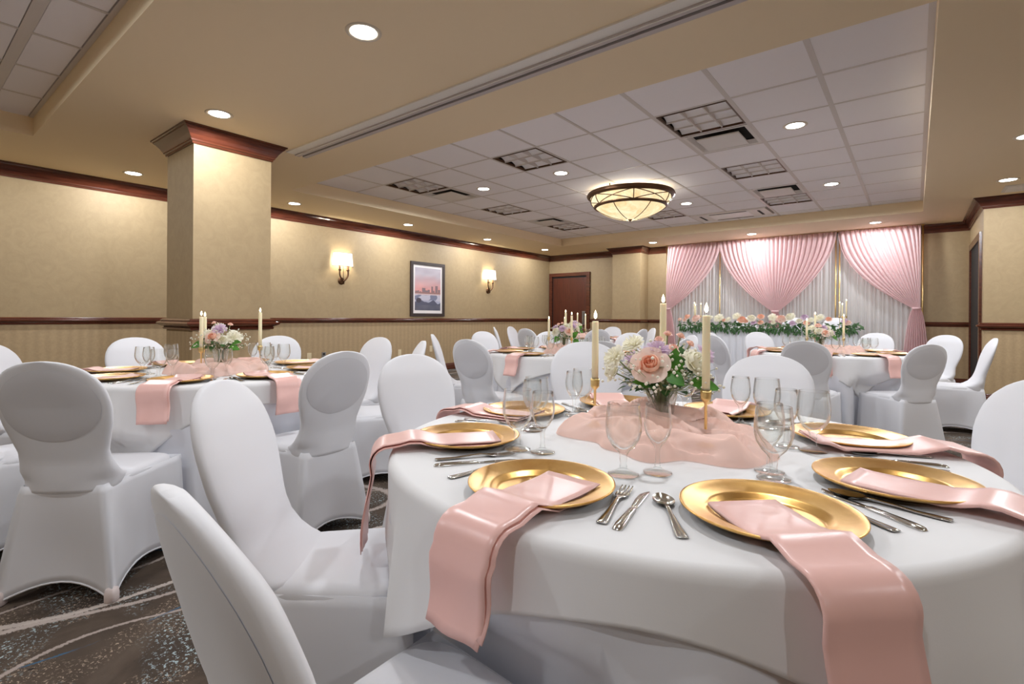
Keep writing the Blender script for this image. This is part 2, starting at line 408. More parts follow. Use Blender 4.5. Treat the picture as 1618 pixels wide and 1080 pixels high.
moulding('trim_rail_right', [(XR, 9.36), (XR, YBL), (XE, YBL)], RAILC)
moulding('baseboard_left', [(XL, YE), (XL, YB)], BASE)
moulding('baseboard_back', [(-6.455, YB), (-5.62, YB), (-5.62, 10.88), (-4.92, 10.88), (-4.92, YB), (XR, YB)], BASE)
moulding('baseboard_right', [(XR, 9.36), (XR, YBL), (XE, YBL), (XE, YE)], BASE)
COLP = [(COLX0, COLY0), (COLX0, COLY1), (COLX1, COLY1), (COLX1, COLY0)]
moulding('trim_column_crown', COLP, CROWN, True, -1)
moulding('trim_column_rail', COLP, RAILC, True, -1)
moulding('baseboard_column', COLP, BASE, True, -1)

# partition track across the soffit
tk = ob('trim_partition_track', None, kind='structure')
ob('cover_plate', B().box(COLX1, XE, 2.535, 2.622, 2.738, 2.752).me('cover_plate', M['alum'], False), tk)
ob('guide_rail', B().box(COLX1, XE, 2.622, 2.672, 2.728, 2.752).me('guide_rail', M['alum2'], False), tk)
ob('guide_rail', B().box(COLX1, XE, 2.706, 2.748, 2.732, 2.752).me('guide_rail', M['alum2'], False), tk)
ob('slot', B().box(COLX1, XE, 2.672, 2.706, 2.746, 2.7505).me('slot', M['slot'], False), tk)
ob('edge_bead', B().box(COLX1, XE, 2.628, 2.634, 2.724, 2.73).me('edge_bead', M['alum'], False), tk)

# doors
def door_back():
    x0, x1, zt = -7.70, -6.465, 2.28; y = YB
    d = ob('door_1', None, kind='structure')
    f = 0.09
    ob('jamb', B().box(x0, x0+f, y-0.05, y, 0, zt).me('jamb', M['wood'], False), d)
    ob('jamb', B().box(x1-f, x1, y-0.05, y, 0, zt).me('jamb', M['wood'], False), d)
    ob('head_casing', B().box(x0+f, x1-f, y-0.05, y, zt-f, zt).me('head_casing', M['wood'], False), d)
    ob('reveal', B().box(x0+f, x1-f, y-0.012, y+0.0, 0, zt-f).me('reveal', M['dark'], False), d)
    sl = ob('door_leaf', B().box(x0+f+0.03, x1-f-0.012, y-0.028, y-0.010, 0.01, zt-f-0.045).me('door_leaf', M['doorwood'], False), d)
    ob('push_plate', B().box(x1-f-0.13, x1-f-0.045, y-0.034, y-0.028, 0.93, 1.28).me('push_plate', M['plateg'], False), sl)
    b = B().tube(spline([(x1-f-0.09, y-0.034, 0.97), (x1-f-0.09, y-0.075, 0.98), (x1-f-0.09, y-0.075, 1.22), (x1-f-0.09, y-0.034, 1.24)], 12), 0.009)
    ob('pull_handle', b.me('pull_handle', M['plateg']), sl)
door_back()
d2 = ob('door_2', None, kind='structure')
y0, y1, zt = 9.42, 11.16, 2.33
ob('jamb', B().box(XR-0.03, XR, y0, y0+0.13, 0, zt).me('jamb', M['wood'], False), d2)
ob('jamb', B().box(XR-0.03, XR, y1-0.13, y1, 0, zt).me('jamb', M['wood'], False), d2)
ob('head_casing', B().box(XR-0.03, XR, y0+0.13, y1-0.13, zt-0.1, zt).me('head_casing', M['wood'], False), d2)
ob('door_leaf', B().box(XR-0.006, XR, y0+0.13, y1-0.13, 0, zt-0.1).me('door_leaf', M['dark'], False), d2)  # flat near-black panel, colour stands in for the dark of the recessed doorway

# ------------------------------------------------------------------ ceiling fixtures
def light(name, typ, loc, power, col, parent=None, size=0.1, spread=None):
    L = bpy.data.lights.new(name, typ); L.energy = power; L.color = col
    if typ == 'AREA':
        L.shape = 'DISK'; L.size = size
        if spread: L.spread = spread
    elif typ == 'POINT': L.shadow_soft_size = size
    elif typ == 'SPOT': L.shadow_soft_size = size; L.spot_size = spread; L.spot_blend = 0.06
    o = bpy.data.objects.new(name, L); COL.objects.link(o); o.location = loc
    if parent: o.parent = parent
    return o
ring_me = B().lathe([(0.074, 0.004), (0.078, -0.004), (0.094, -0.006), (0.102, -0.002), (0.103, 0.003)], 28).me('trim_ring', M['trimr'])
lens_me = mk('lens', [(0.075*cos(2*pi*i/28), 0.075*sin(2*pi*i/28), 0.0) for i in range(28)], [tuple(range(27, -1, -1))], M['lens'], False)
def downlight(x, y, z, label, group):
    t = thing('recessed_downlight', label, 'ceiling light', (x, y, z), 0, group)
    ob('trim_ring', ring_me, t); ob('lens', lens_me, t, (0, 0, -0.0015))
    light('lamp', 'SPOT', (0, 0, -0.014), DOWNLIGHT_W, DOWNLIGHT_RGB, t, 0.06, radians(176))
SOF = [(-2.49, 1.74, 'largest lit downlight in the tan soffit over the nearest table'), (-4.43, 1.73, 'lit downlight in the soffit just before the column crown'),
 (-7.09, 1.85, 'lit downlight near the left wall, left of the square column'), (-7.10, 3.80, 'lit downlight along the left wall just right of the column'),
 (-7.10, 5.92, 'lit downlight along the left wall above the framed picture'), (-7.08, 8.04, 'lit downlight along the left wall above the farther sconce'),
 (-7.03, 10.1, 'lit downlight in the corner above the wooden door'), (-4.46, 10.5, 'lit downlight beside the wall pilaster crown'),
 (-2.48, 10.55, 'lit downlight above the centre of the pink drape'), (-0.53, 10.5, 'lit downlight above the right-hand pink drape'),
 (0.84, 8.19, 'lit downlight before the crown of the right wall block'), (0.78, 6.35, 'lit downlight cut by the right edge of the photo')]
for x, y, l in SOF: downlight(x, y, ZC, l, 'downlights in the tan soffit')
TRD = [((1, 2), 'lit downlight in the ceiling tiles beside the first air diffuser'), ((5, 2), 'lit downlight in the tile behind the centre louvred light'),
 ((7, 2), 'lit downlight in the tiles right of the leftmost air diffuser'), ((4, 6), 'lit downlight in the tiles behind the bowl lamp'), ((1, 6), 'lit downlight in the tiles nearest the right edge strip of the tray')]
for (i, j), l in TRD: downlight((grid_x(i)+grid_x(i+1))/2, (grid_y(j)+grid_y(j+1))/2, ZT-0.001, l, 'downlights in the white ceiling tiles')
# unseen lamps added for light outside the frame, repeating the soffit and tray downlights
for x, y in ((-0.55, 1.74), (0.84, 4.2), (2.6, 1.74), (2.6, 4.4), (2.6, 7.2), (-2.2, -0.6), (-0.2, -1.2), (2.4, -1.0), (-4.4, -1.0), (-7.1, -0.3)):
    z = ZT-0.001 if (TR2[0] < x < TR2[1] and y < TR2[3]) else ZC
    downlight(x, y, z, 'added unseen downlight in the ceiling behind the viewpoint', 'added unseen downlights behind the viewpoint')
# louvred lights
def troffer(i, j, label):
    x0, x1, y0, y1 = grid_x(i+1), grid_x(i), grid_y(j), grid_y(j+1); e = 0.02
    t = thing('louvred_light', label, 'ceiling light', ((x0+x1)/2, (y0+y1)/2, ZT), 0, 'unlit louvred lights in the tiles')
    hx, hy = (x1-x0)/2-e, (y1-y0)/2-e
    b = B(); w = 0.014
    b.box(-hx, hx, -hy, -hy+w, -0.004, 0.02); b.box(-hx, hx, hy-w, hy, -0.004, 0.02); b.box(-hx, -hx+w, -hy+w, hy-w, -0.004, 0.02); b.box(hx-w, hx, -hy+w, hy-w, -0.004, 0.02)
    ob('frame', b.me('frame', M['bronze'], False), t)
    ob('reflector', B().box(-hx+w, hx-w, -hy+w, hy-w, 0.045, 0.055).me('reflector', M['louver'], False), t)
    for k in (1, 2):
        xx = -hx+w+(2*hx-2*w)*k/3; yy = -hy+w+(2*hy-2*w)*k/3
        ob('louver_blade', B().box(xx-0.006, xx+0.006, -hy+w, hy-w, 0.0, 0.045).me('louver_blade', M['grid'], False), t)
        ob('louver_blade', B().box(-hx+w, hx-w, yy-0.006, yy+0.006, 0.0, 0.045).me('louver_blade', M['grid'], False), t)
    cell = B()
    for a in range(3):
        for c in range(3):
            cx = -hx+w+(2*hx-2*w)*(a+.5)/3; cy = -hy+w+(2*hy-2*w)*(c+.5)/3
            cell.grid(lambda u, v: (cx+(u-.5)*(2*hx-2*w)/3*.95, cy+(v-.5)*(2*hy-2*w)/3*.95, 0.012+0.03*(1-(2*v-1)**2)), 3, 7)
    ob('reflector_cells', cell.me('reflector_cells', M['louver']), t)
def diffuser(i, j, label):
    x0, x1, y0, y1 = grid_x(i+1), grid_x(i), grid_y(j), grid_y(j+1)
    t = thing('air_diffuser', label, 'air vent', ((x0+x1)/2, (y0+y1)/2, ZT), 0, 'square air diffusers in the tiles'); h = 0.30
    b = B()
    for (a, za, c, zc) in ((0.305, -0.002, 0.275, -0.004), (0.275, -0.004, 0.245, 0.035)):
        for s in range(4):
            def R(x, y, s=s): return (x*cos(s*pi/2)-y*sin(s*pi/2), x*sin(s*pi/2)+y*cos(s*pi/2))
            b.add([(*R(-a, -a), za), (*R(a, -a), za), (*R(c, -c), zc), (*R(-c, -c), zc)], [(0, 1, 2, 3)])
    ob('flared_frame', b.me('flared_frame', M['vent'], False), t)
    ob('throat', B().box(-0.245, 0.245, -0.245, 0.245, 0.05, 0.058).me('throat', M['dark'], False), t)
    ob('drop_plate', B().box(-0.2, 0.2, -0.2, 0.2, -0.022, -0.010).me('drop_plate', M['vent'], False), t)
TL = {(2, 1): 'first louvred ceiling light, nearest to the track, three by three cells', (2, 4): 'louvred ceiling light alone between two air diffusers on the drape side', (2, 7): 'farthest louvred ceiling light in the row leading to the drape centre',
 (5, 7): 'louvred ceiling light just behind the bowl lamp', (5, 1): 'louvred ceiling light in the middle of the near tile row', (8, 1): 'louvred ceiling light at the near left corner of the tray',
 (8, 4): 'pale louvred ceiling light halfway along the left wall side', (8, 7): 'louvred ceiling light at the far left corner of the tray'}
VL = {(2, 2): 'white air diffuser touching the first louvred light', (2, 6): 'white air diffuser touching the farthest louvred light on the drape side', (8, 2): 'white air diffuser beside the near left louvred light', (8, 6): 'white air diffuser beside the far left louvred light'}
for k, v in FIX.items(): (troffer(*k, TL[k]) if v == 't' else diffuser(*k, VL[k]))
# air cassette
t = thing('air_cassette', 'square white air conditioning cassette at the far end of the tiles', 'air conditioner', (grid_x(4), grid_y(8.5), ZT), 0)
ob('panel', B().box(-0.6, 0.6, -0.315, 0.315, -0.02, 0.02).me('panel', M['vent'], False), t)
ob('return_grille', B().box(-0.32, 0.32, -0.2, 0.2, -0.026, -0.02).me('return_grille', M['louver'], False), t)
for sx in (-1, 1):
    ob('outlet_slot', B().box(sx*0.47-0.02, sx*0.47+0.02, -0.2, 0.2, -0.023, -0.02).me('outlet_slot', M['slot'], False), t)
for sy in (-1, 1):
    ob('outlet_slot', B().box(-0.3, 0.3, sy*0.255-0.015, sy*0.255+0.015, -0.023, -0.02).me('outlet_slot', M['slot'], False), t)
t = thing('soffit_vent', 'grey square vent in the soffit above the right wall block', 'air vent', (1.05, 8.72, ZC), 0)
ob('vent_frame', B().box(-0.2, 0.2, -0.2, 0.2, -0.012, 0.0).me('vent_frame', M['vent'], False), t)
for k in range(6): ob('louver', B().box(-0.17, 0.17, -0.16+k*0.062, -0.12+k*0.062, -0.018, -0.012).me('louver', M['louver'], False), t)

# bowl lamp
LX, LY = -3.15, 6.62
t = thing('bowl_ceiling_lamp', 'bronze banded alabaster bowl lamp hanging under the white tiles', 'ceiling lamp', (LX, LY, 0))
def bowl_r(z): return smooth1([(2.49, 0.0), (2.50, 0.07), (2.56, 0.26), (2.62, 0.35), (2.675, 0.41), (2.74, 0.475), (2.80, 0.535), (2.83, 0.555)], z)
zs = [2.495, 2.505, 2.52, 2.545, 2.575, 2.61, 2.645, 2.675, 2.71, 2.75, 2.79, 2.82]
def bowlr(z):
    f = (z-2.49)/(2.83-2.49); return 0.56*(1-(1-f)**2.1)**0.62 if f > 0 else 0
ob('glass_bowl', B().lathe([(bowlr(z), z) for z in zs], 48).me('glass_bowl', M['alab']), t)
ob('top_rim', B().lathe([(0.545, 2.80), (0.575, 2.80), (0.60, 2.815), (0.61, 2.835), (0.59, 2.85), (0.60, 2.858), (0.59, 2.868), (0.56, 2.868), (0.545, 2.85), (0.545, 2.80)], 48).me('top_rim', M['bronze']), t)
ob('lower_band', B().lathe([(bowlr(2.66)+0.002, 2.66), (bowlr(2.66)+0.02, 2.664), (bowlr(2.675)+0.022, 2.678), (bowlr(2.69)+0.004, 2.692)], 48).me('lower_band', M['bronze']), t)
ob('finial', B().lathe([(0, 2.465), (0.008, 2.47), (0.006, 2.48), (0.03, 2.495), (0.028, 2.505), (0, 2.51)], 16).me('finial', M['bronze']), t)
for k in range(3):
    ob('hanger_rod', B().tube([(0.5*cos(k*2.094+.4), 0.5*sin(k*2.094+.4), 2.86), (0.5*cos(k*2.094+.4), 0.5*sin(k*2.094+.4), ZT)], 0.008).me('hanger_rod', M['bronze']), t)
for k in range(6):
    a0 = k*pi/3
    pts = [(1.012*bowlr(z)*cos(a0), 1.012*bowlr(z)*sin(a0), z) for z in (2.68, 2.72, 2.76, 2.81)]
    ob('strap', B().tube(pts, 0.007, 6).me('strap', M['bronze']), t)
    for sg in (1, -1):
        pts = [((bowlr(2.81-0.125*f)*1.012)*cos(a0+sg*f*pi/3), (bowlr(2.81-0.125*f)*1.012)*sin(a0+sg*f*pi/3), 2.81-0.125*f) for f in [i/8 for i in range(9)]]
        ob('strap', B().tube(pts, 0.006, 6).me('strap', M['bronze']), t)
    pts = [(1.01*bowlr(z)*cos(a0+0.5), 1.01*bowlr(z)*sin(a0+0.5), z) for z in (2.50, 2.52, 2.55, 2.59, 2.63, 2.665)]
    ob('strap', B().tube(pts, 0.006, 6).me('strap', M['bronze']), t)
light('bulb', 'POINT', (0, 0, 2.84), 30, (1, 0.93, 0.82), t, 0.12)

# ------------------------------------------------------------------ left wall things
def sconce(y, label):
    t = thing('wall_sconce', label, 'wall lamp', (XL, y, 0), 0, 'twin arm wall sconces')
    b = B(); wt, wb, dt, db = 0.165, 0.185, 0.12, 0.135; z0, z1 = 1.965, 2.19; n = 9
    def ring(z, w, d):
        return [(0.02, -w, z), (d*0.55, -w, z), (d*0.95, -w*0.8, z), (d*1.05, 0, z), (d*0.95, w*0.8, z), (d*0.55, w, z), (0.02, w, z)]
    r0, r1 = ring(z0, wb, db), ring(z1, wt, dt)
    V = r0+r1; F = [(i, i+1, i+8, i+7) for i in range(6)]
    ob('lamp_shade', mk('lamp_shade', V, F, M['shade'], False), t)
    for z, r in ((z0, r0), (z1, r1)):
        ob('shade_rim', B().tube(r, 0.004, 6).me('shade_rim', M['bronze']), t)
    ob('back_plate', B().lathe([(0, 0.03), (0.04, 0.03), (0.06, 0.015), (0.066, 0.0)], 20).me('back_plate', M['bronze']), t, (0.0, 0, 1.715), rot=(0, pi/2, 0))
    for s in (-1, 1):
        pts = spline([(0.03, -s*0.035, 1.665), (0.055, -s*0.01, 1.70), (0.07, s*0.03, 1.73), (0.08, s*0.075, 1.80), (0.08, s*0.082, 1.86), (0.08, s*0.078, 1.90)], 14)
        ob('curved_arm', B().tube(pts, [0.006+0.008*min(1, i/6) for i in range(14)], 8).me('curved_arm', M['bronze']), t)
        ob('candle_sleeve', B().lathe([(0.024, 1.885), (0.026, 1.90), (0.022, 1.912), (0.018, 1.915), (0.018, 1.99), (0, 1.99)], 12, c=(0.08, s*0.078, 0)).me('candle_sleeve', M['bronze']), t)
        light('bulb', 'POINT', (0.08, s*0.07, 2.06), 3.6, (1, 0.88, 0.66), t, 0.03)
    ob('centre_rod', B().tube([(0.06, 0, 1.72), (0.06, 0, 1.98)], 0.005, 6).me('centre_rod', M['bronze']), t)
sconce(4.98, 'twin arm bronze sconce with lit white shade, nearer the column')
sconce(8.80, 'twin arm bronze sconce with lit white shade, between picture and door')

def picture():
    y0, y1, z0, z1 = 6.49, 7.40, 1.115, 2.20; x = XL
    t = thing('framed_picture', 'framed print of a pink city skyline over water on the left wall', 'picture', (x, 0, 0))
    f = 0.062
    ob('frame', B().box(0, 0.035, y0, y1, z0, z0+f).box(0, 0.035, y0, y1, z1-f, z1).box(0, 0.035, y0, y0+f, z0+f, z1-f).box(0, 0.035, y1-f, y1, z0+f, z1-f).me('frame', M['frame'], False), t)
    ob('mat_board', B().box(0, 0.018, y0+f, y1-f, z0+f, z1-f).me('mat_board', M['matb'], False), t)
    ya, yb, za, zb = y0+f+0.05, y1-f-0.05, z0+f+0.06, z1-f-0.05; nu, nv = 70, 110
    V = [(0.0195, ya+(yb-ya)*i/nu, za+(zb-za)*j/nv) for j in range(nv+1) for i in range(nu+1)]
    F = [(j*(nu+1)+i, j*(nu+1)+i+1, (j+1)*(nu+1)+i+1, (j+1)*(nu+1)+i) for j in range(nv) for i in range(nu)]
    me = mk('print', V, F, M['printm'], False); ca = me.color_attributes.new('ink', 'FLOAT_COLOR', 'CORNER')
    rnd = random.Random(3); h = [0.42]*(nu+1); 
    for (c, w, top) in ((0.05, .04, .45), (.12, .03, .46), (.2, .03, .44), (.33, .065, .52), (.45, .05, .47), (.52, .04, .49), (.66, .036, .57), (.72, .03, .47), (.83, .045, .585), (.94, .04, .5)):
        for i in range(nu+1):
            if abs(i/nu-c) < w: h[i] = max(h[i], top)
    k = 0
    for j in range(nv):
        for i in range(nu):
            u, v = i/nu, j/nv; n = nz(u*5, v*6, 2.2); n2 = nz(u*3-v*2, v*9, 5.1)
            if v < 0.36:
                c = (88, 90, 108) if v+0.06*n < 0.22 - 0.05*abs(u-.2) else (168, 170, 190)
                if 0.23 < v+0.03*n2 < 0.36: c = (190, 188, 202) if n2 > -.1 else (120, 124, 146)
                if (u-.14)**2*3+(v-.23)**2*9 < .03: c = (74, 70, 82)
                if v < 0.12: c = tuple(int(q*0.85+10*n) for q in (110, 112, 130))
            elif v < 0.385: c = (206, 184, 184)
            elif v < h[i]: c = (134+int(14*n), 112, 116) if v > 0.42 else (150, 112, 108)
            else:
                f = (v-.4)/.6; a, b2 = (224, 150, 142), (180, 172, 182)
                f2 = min(1, max(0, f*1.35+0.12*n)); c = tuple(int(a[q]+(b2[q]-a[q])*f2+10*n2) for q in range(3))
            c = lin(*[max(0, min(255, q)) for q in c])
            for _ in range(4): ca.data[k].color = c; k += 1
    ob('print', me, t)
picture()
def outlet(y, z, mat, label):
    t = thing('wall_outlet', label, 'outlet', (XL, y, z), 0, 'outlets along the left wall')
    ob('cover_plate', B().box(0, 0.006, -0.037, 0.037, -0.06, 0.06).me('cover_plate', M[mat], False), t)
    for s in (-1, 1): ob('socket', B().box(0.006, 0.009, -0.018, 0.018, s*0.028-0.017, s*0.028+0.017).me('socket', M['slot' if mat == 'plateg' else 'plate'], False), t)
outlet(4.40, 0.45, 'plate', 'ivory wall outlet beside the steel one, right of the column')
outlet(4.66, 0.45, 'plateg', 'steel wall outlet low on the striped wall')
outlet(6.25, 0.42, 'plate', 'ivory wall outlet below the framed picture')
outlet(7.05, 0.46, 'plate', 'ivory wall outlet just behind the slanting chair backs')
outlet(8.55, 0.42, 'plate', 'ivory wall outlet below the farther sconce')

# ------------------------------------------------------------------ banquet chair (facing +Y, top of the back at y=-0.33)
def se(w, yf, yb, z, n=3.0, seg=36):
    m, h = (yf+yb)/2, (yf-yb)/2; R = []
    for i in range(seg):
        a = 2*pi*i/seg; c, s = cos(a), sin(a)
        R.append((w*math.copysign(abs(c)**(2/n), c), m+h*math.copysign(abs(s)**(2/n), s), z))
    return R
BW = [(.408, .140), (.412, .152), (.42, .160), (.43, .166), (.46, .172), (.50, .174), (.54, .167), (.58, .164), (.63, .178), (.69, .196), (.74, .204), (.79, .204), (.83, .196), (.87, .176), (.90, .148), (.92, .116), (.933, .080), (.940, .045), (.942, .012)]
YBK = [(.408, -.236), (.42, -.250), (.46, -.254), (.54, -.258), (.63, -.276), (.76, -.305), (.942, -.356)]
YFR = [(.408, -.14), (.43, -.10), (.462, -.07), (.475, -.105), (.50, -.145), (.54, -.178), (.60, -.203), (.68, -.226), (.76, -.247), (.86, -.283), (.942, -.332)]
def chair_parts():
    lv = [.408, .412, .42, .43, .445, .46, .468, .476, .488, .50, .52, .54, .56, .58, .605, .63, .66, .69, .72, .75, .78, .81, .835, .855, .872, .888, .902, .914, .924, .932, .938, .9415]
    b = B(); b.loft([se(lerp1(BW, z), lerp1(YFR, z), lerp1(YBK, z), z, 2.7) for z in lv])
    back = b.me('backrest_cover', M['spandex'])
    # oval pad seen through the cloth on the rear face
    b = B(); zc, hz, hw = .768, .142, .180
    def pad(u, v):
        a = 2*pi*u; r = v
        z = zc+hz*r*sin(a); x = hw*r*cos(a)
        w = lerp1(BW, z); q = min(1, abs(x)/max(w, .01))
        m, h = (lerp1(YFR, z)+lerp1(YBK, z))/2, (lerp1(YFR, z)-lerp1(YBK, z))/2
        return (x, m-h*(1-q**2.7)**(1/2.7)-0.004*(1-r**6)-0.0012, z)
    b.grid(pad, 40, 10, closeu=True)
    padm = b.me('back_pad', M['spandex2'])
    b = B(); 
    lvl = [(.38, .196), (.42, .201), (.440, .202), (.450, .199), (.459, .190), (.465, .172), (.469, .13), (.471, .07), (.4715, .02)]
    b.loft([[(x*(.80+.20*(y+.2)/.4), y, z) for x, y, z in se(w, w, -w-.005, z, 5.0, 44)] for z, w in lvl]); seat = b.me('seat_cover', M['spandex'])
    b = B(); nt = 14; ns = 12
    top = [(.204, .206), (-.204, .206), (-.152, -.236), (.152, -.236)]; bot = [(.222, .222), (-.222, .222), (-.218, -.285), (.218, -.285)]
    rings = []
    for k in range(nt):
        tt = k/(nt-1); ring = []
        for sd in range(4):
            (ax, ay), (bx, by) = top[sd], top[(sd+1) % 4]; (cx, cy), (dx, dy) = bot[sd], bot[(sd+1) % 4]
            for i in range(ns):
                f = i/ns; g = 1-(2*f-1)**2; e = tt**0.9
                x = (ax+(bx-ax)*f)*(1-e)+(cx+(dx-cx)*f)*e; y = (ay+(by-ay)*f)*(1-e)+(cy+(dy-cy)*f)*e
                inw = 0.050*g*sin(pi*min(1, tt*1.0)*.62)*tt**.6
                nx, ny = ((0, -1), (1, 0), (0, 1), (-1, 0))[sd]
                hem = 0.010+(0.055 if sd != 2 else 0.058)*g**1.2
                z = (.446 if sd != 2 else .446-.012*g)*(1-tt)+hem*tt
                ring.append((x+nx*inw, y+ny*inw, z))
        rings.append(ring)
    b.loft(rings, 0, False, False); skirt = b.me('skirt_cover', M['spandex'])
    hemm = B().tube(rings[-1]+[rings[-1][0]], 0.004, 6).me('skirt_hem', M['spandex'])
    b = B(); b.loft([se(w, w, -w, z, 4, 16) for z, w in ((0.0, .017), (.004, .021), (.03, .021), (.05, .018), (.055, .008))]); pocket = b.me('foot_pocket', M['pocket'])
    return back, padm, seat, skirt, hemm, pocket, bot
CP = chair_parts()
def build_chair():
    t = thing('banquet_chair', '', 'chair', (0, 0, 0), 0, 'banquet chairs in white stretch covers')
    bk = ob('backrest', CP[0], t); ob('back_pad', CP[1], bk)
    ob('seat', CP[2], t); sk = ob('skirt', CP[3], t, solid=0.002); ob('hem', CP[4], sk)
    for x, y in CP[6]: ob('foot_pocket', CP[5], t, (x*.93, y*.94, 0))
    return t
chair0 = build_chair(); used = [False]
def place_chair(top, target, label, sc=1.0, z=0.0, turn=0.0):
    p = Vector(top); d = (Vector(target)-p).normalized(); o = p+d*0.335*sc; rz = atan2(-d.x, d.y)+turn
    if not used[0]:
        used[0] = True; c = chair0; c['label'] = label; c.location = (o.x, o.y, z); c.rotation_euler = (0, 0, rz); c.scale = (sc,)*3
    else: c = dup(chair0, label, (o.x, o.y, z), rz, sc)
    return c

TAB = {1: dict(c=(-.576, 1.42), off=87, name='the nearest table', corner=334, cz=.34, mz=.08, ex=1.7),
       2: dict(c=(-3.48, 1.36), off=5, name='the column-side table', corner=-50, cz=.42, mz=.09),
       3: dict(c=(-2.77, 4.33), off=-2, name='the middle table', corner=262, cz=.34, mz=.10),
       4: dict(c=(-.72, 6.38), off=-2, name='the drape-side table', corner=300, cz=.38, mz=.13),
       5: dict(c=(-4.57, 7.55), off=-2, name='the farthest table', corner=285, cz=.40, mz=.14)}
SECT = ['rear', 'rear left', 'left', 'front left', 'front', 'front right', 'right', 'rear right']
def sector(ang):
    # view directions measured from each table along the camera's line of sight
    return SECT[int(round(((ang-128.5+360) % 360)/45)) % 8]
CH = {1: {87: (-.556, 2.72), 132: (-1.527, 2.618), 177: (-1.84, 1.56), 222: (-1.474, .581), 267: (-.656, .2195), 42: (.345, 2.25)},
      2: {5: (-2.246, 1.465), 50: (-2.785, 2.464), 95: (-3.513, 2.633), 140: (-4.336, 2.185), 185: (-4.70, 1.24), 230: (-4.277, .41), 275: (-3.37, .125), 320: (-2.55, .39)},
      3: {223: (-3.745, 3.446), 268: (-2.75, 2.90), 178: (-4.1, 4.58), 133: (-3.55, 5.22), 313: (-1.85, 3.40), 88: (-2.62, 5.55), 43: (-1.80, 5.25), 358: (-1.53, 4.29)},
      4: {268: (-.753, 5.06), 313: (.10, 5.51), 358: (.586, 6.98), 43: (.29, 7.77), 223: (-1.65, 5.48), 133: (-1.63, 7.25), 88: (-.39, 8.12), 178: (-1.96, 6.42)},
      5: {223: (-5.68, 6.65), 178: (-5.81, 7.26), 268: (-4.70, 6.24), 313: (-3.73, 6.78), 88: (-4.56, 8.86), 43: (-3.57, 8.44), 358: (-3.33, 7.5)}}
SEATS = {}
def pushed_in(tn, ph):
    # how far out the hanging cloth can go at this bearing before it meets a chair seat
    cx, cy = TAB[tn]['c']; best = 1.2
    for (ox, oy, rz, sc) in SEATS[tn]:
        c, s_ = cos(-rz), sin(-rz)
        px_, py_ = ((cx-ox)*c-(cy-oy)*s_)/sc, ((cx-ox)*s_+(cy-oy)*c)/sc
        dx, dy = (cos(ph)*c-sin(ph)*s_)/sc, (cos(ph)*s_+sin(ph)*c)/sc
        t0, t1 = 0.0, 1.2
        for p, d, lo, hi in ((px_, dx, -.235, .235), (py_, dy, -.3, .238)):
            if abs(d) < 1e-9:
                if not lo < p < hi: t0 = 9
                continue
            a, b2 = (lo-p)/d, (hi-p)/d
            t0, t1 = max(t0, min(a, b2)), min(t1, max(a, b2))
        if t0 < t1 and t0 > 0.3: best = min(best, t0)
    return best
def seat_gap(tn, n):
    raw = [min(.86, pushed_in(tn, 2*pi*i/n)) for i in range(n)]
    low = [min(raw[(i+k) % n] for k in (-1, 0, 1)) for i in range(n)]
    return [sum(low[(i+k) % n] for k in (-1, 0, 1))/3 for i in range(n)]
TURN = {(4, 358): -.35}
SCL = {(1, 132): 1.035, (1, 267): .975, (4, 313): .97, (4, 268): .985}
for tn, dd in CH.items():
    T = TAB[tn]
    for a, p in dd.items():
        s = sector(a if tn == 1 or tn == 2 else a)
        view = 'seen from behind' if s.startswith('front') else ('facing the viewpoint' if s.startswith('rear') else 'seen side on')
        ch = place_chair(p, T['c'], 'white covered banquet chair %s, at the %s of %s' % (view, s, T['name']), SCL.get((tn, a), 1.0), 0.0, TURN.get((tn, a), 0.0))
        SEATS.setdefault(tn, []).append((ch.location.x, ch.location.y, ch.rotation_euler.z, ch.scale.x))

# ------------------------------------------------------------------ tables and cloths
RT = 0.757
def overlay(T, seed, gap):
    b = B(); nphi = 144; c0 = radians(T['corner']); rows = []
    rr = [0, .15, .3, .45, .6, .68, .72, .745]; arc = [15, 35, 55, 75, 90]; nd = 12
    for r in rr: rows.append(('r', r))
    for a in arc: rows.append(('a', radians(a)))
    for k in range(1, nd+1): rows.append(('d', k/nd))
    V = []; F = []
    for kind, val in rows:
        for i in range(nphi):
            ph = 2*pi*i/nphi; q = ((ph-c0+pi/4) % (pi/2))-pi/4; q = abs(q)/(pi/4)   # 0 at a corner, 1 mid side
            # a 1.83 m square cloth: extent beyond the round top
            ext = (1-q)**T.get('ex', 2.4)
            drop = T['mz']+(T['cz']-T['mz'])*ext + 0.018*nz(cos(ph)*3, sin(ph)*3, seed)
            if kind == 'r': r, z = val, .760
            elif kind == 'a': r, z = .745+.020*sin(val), .760-.020*(1-cos(val))
            else:
                L = val*drop
                fold = 0.016*sin(ph*13+1.6*sin(ph*3+seed))*min(1, L/.22)+0.012*nz(ph*4, seed, L*2)*min(1, L/.1)
                r = .765+0.06*L+fold*(0.6+ext)+0.02*ext*sin(q*9)*min(1, L/.3); z = .740-L
                r = min(r, gap[i]-.006+.14*max(0, min(1, (z-.49)/.14)))
            V.append((r*cos(ph), r*sin(ph), z))
    n = len(rows)
    for j in range(n-1):
        for i in range(nphi):
            a = j*nphi+i; bq = j*nphi+(i+1) % nphi; F.append((a, a+nphi, bq+nphi, bq))
    b.add(V, F); return b.me('square_overlay', M['linen'])
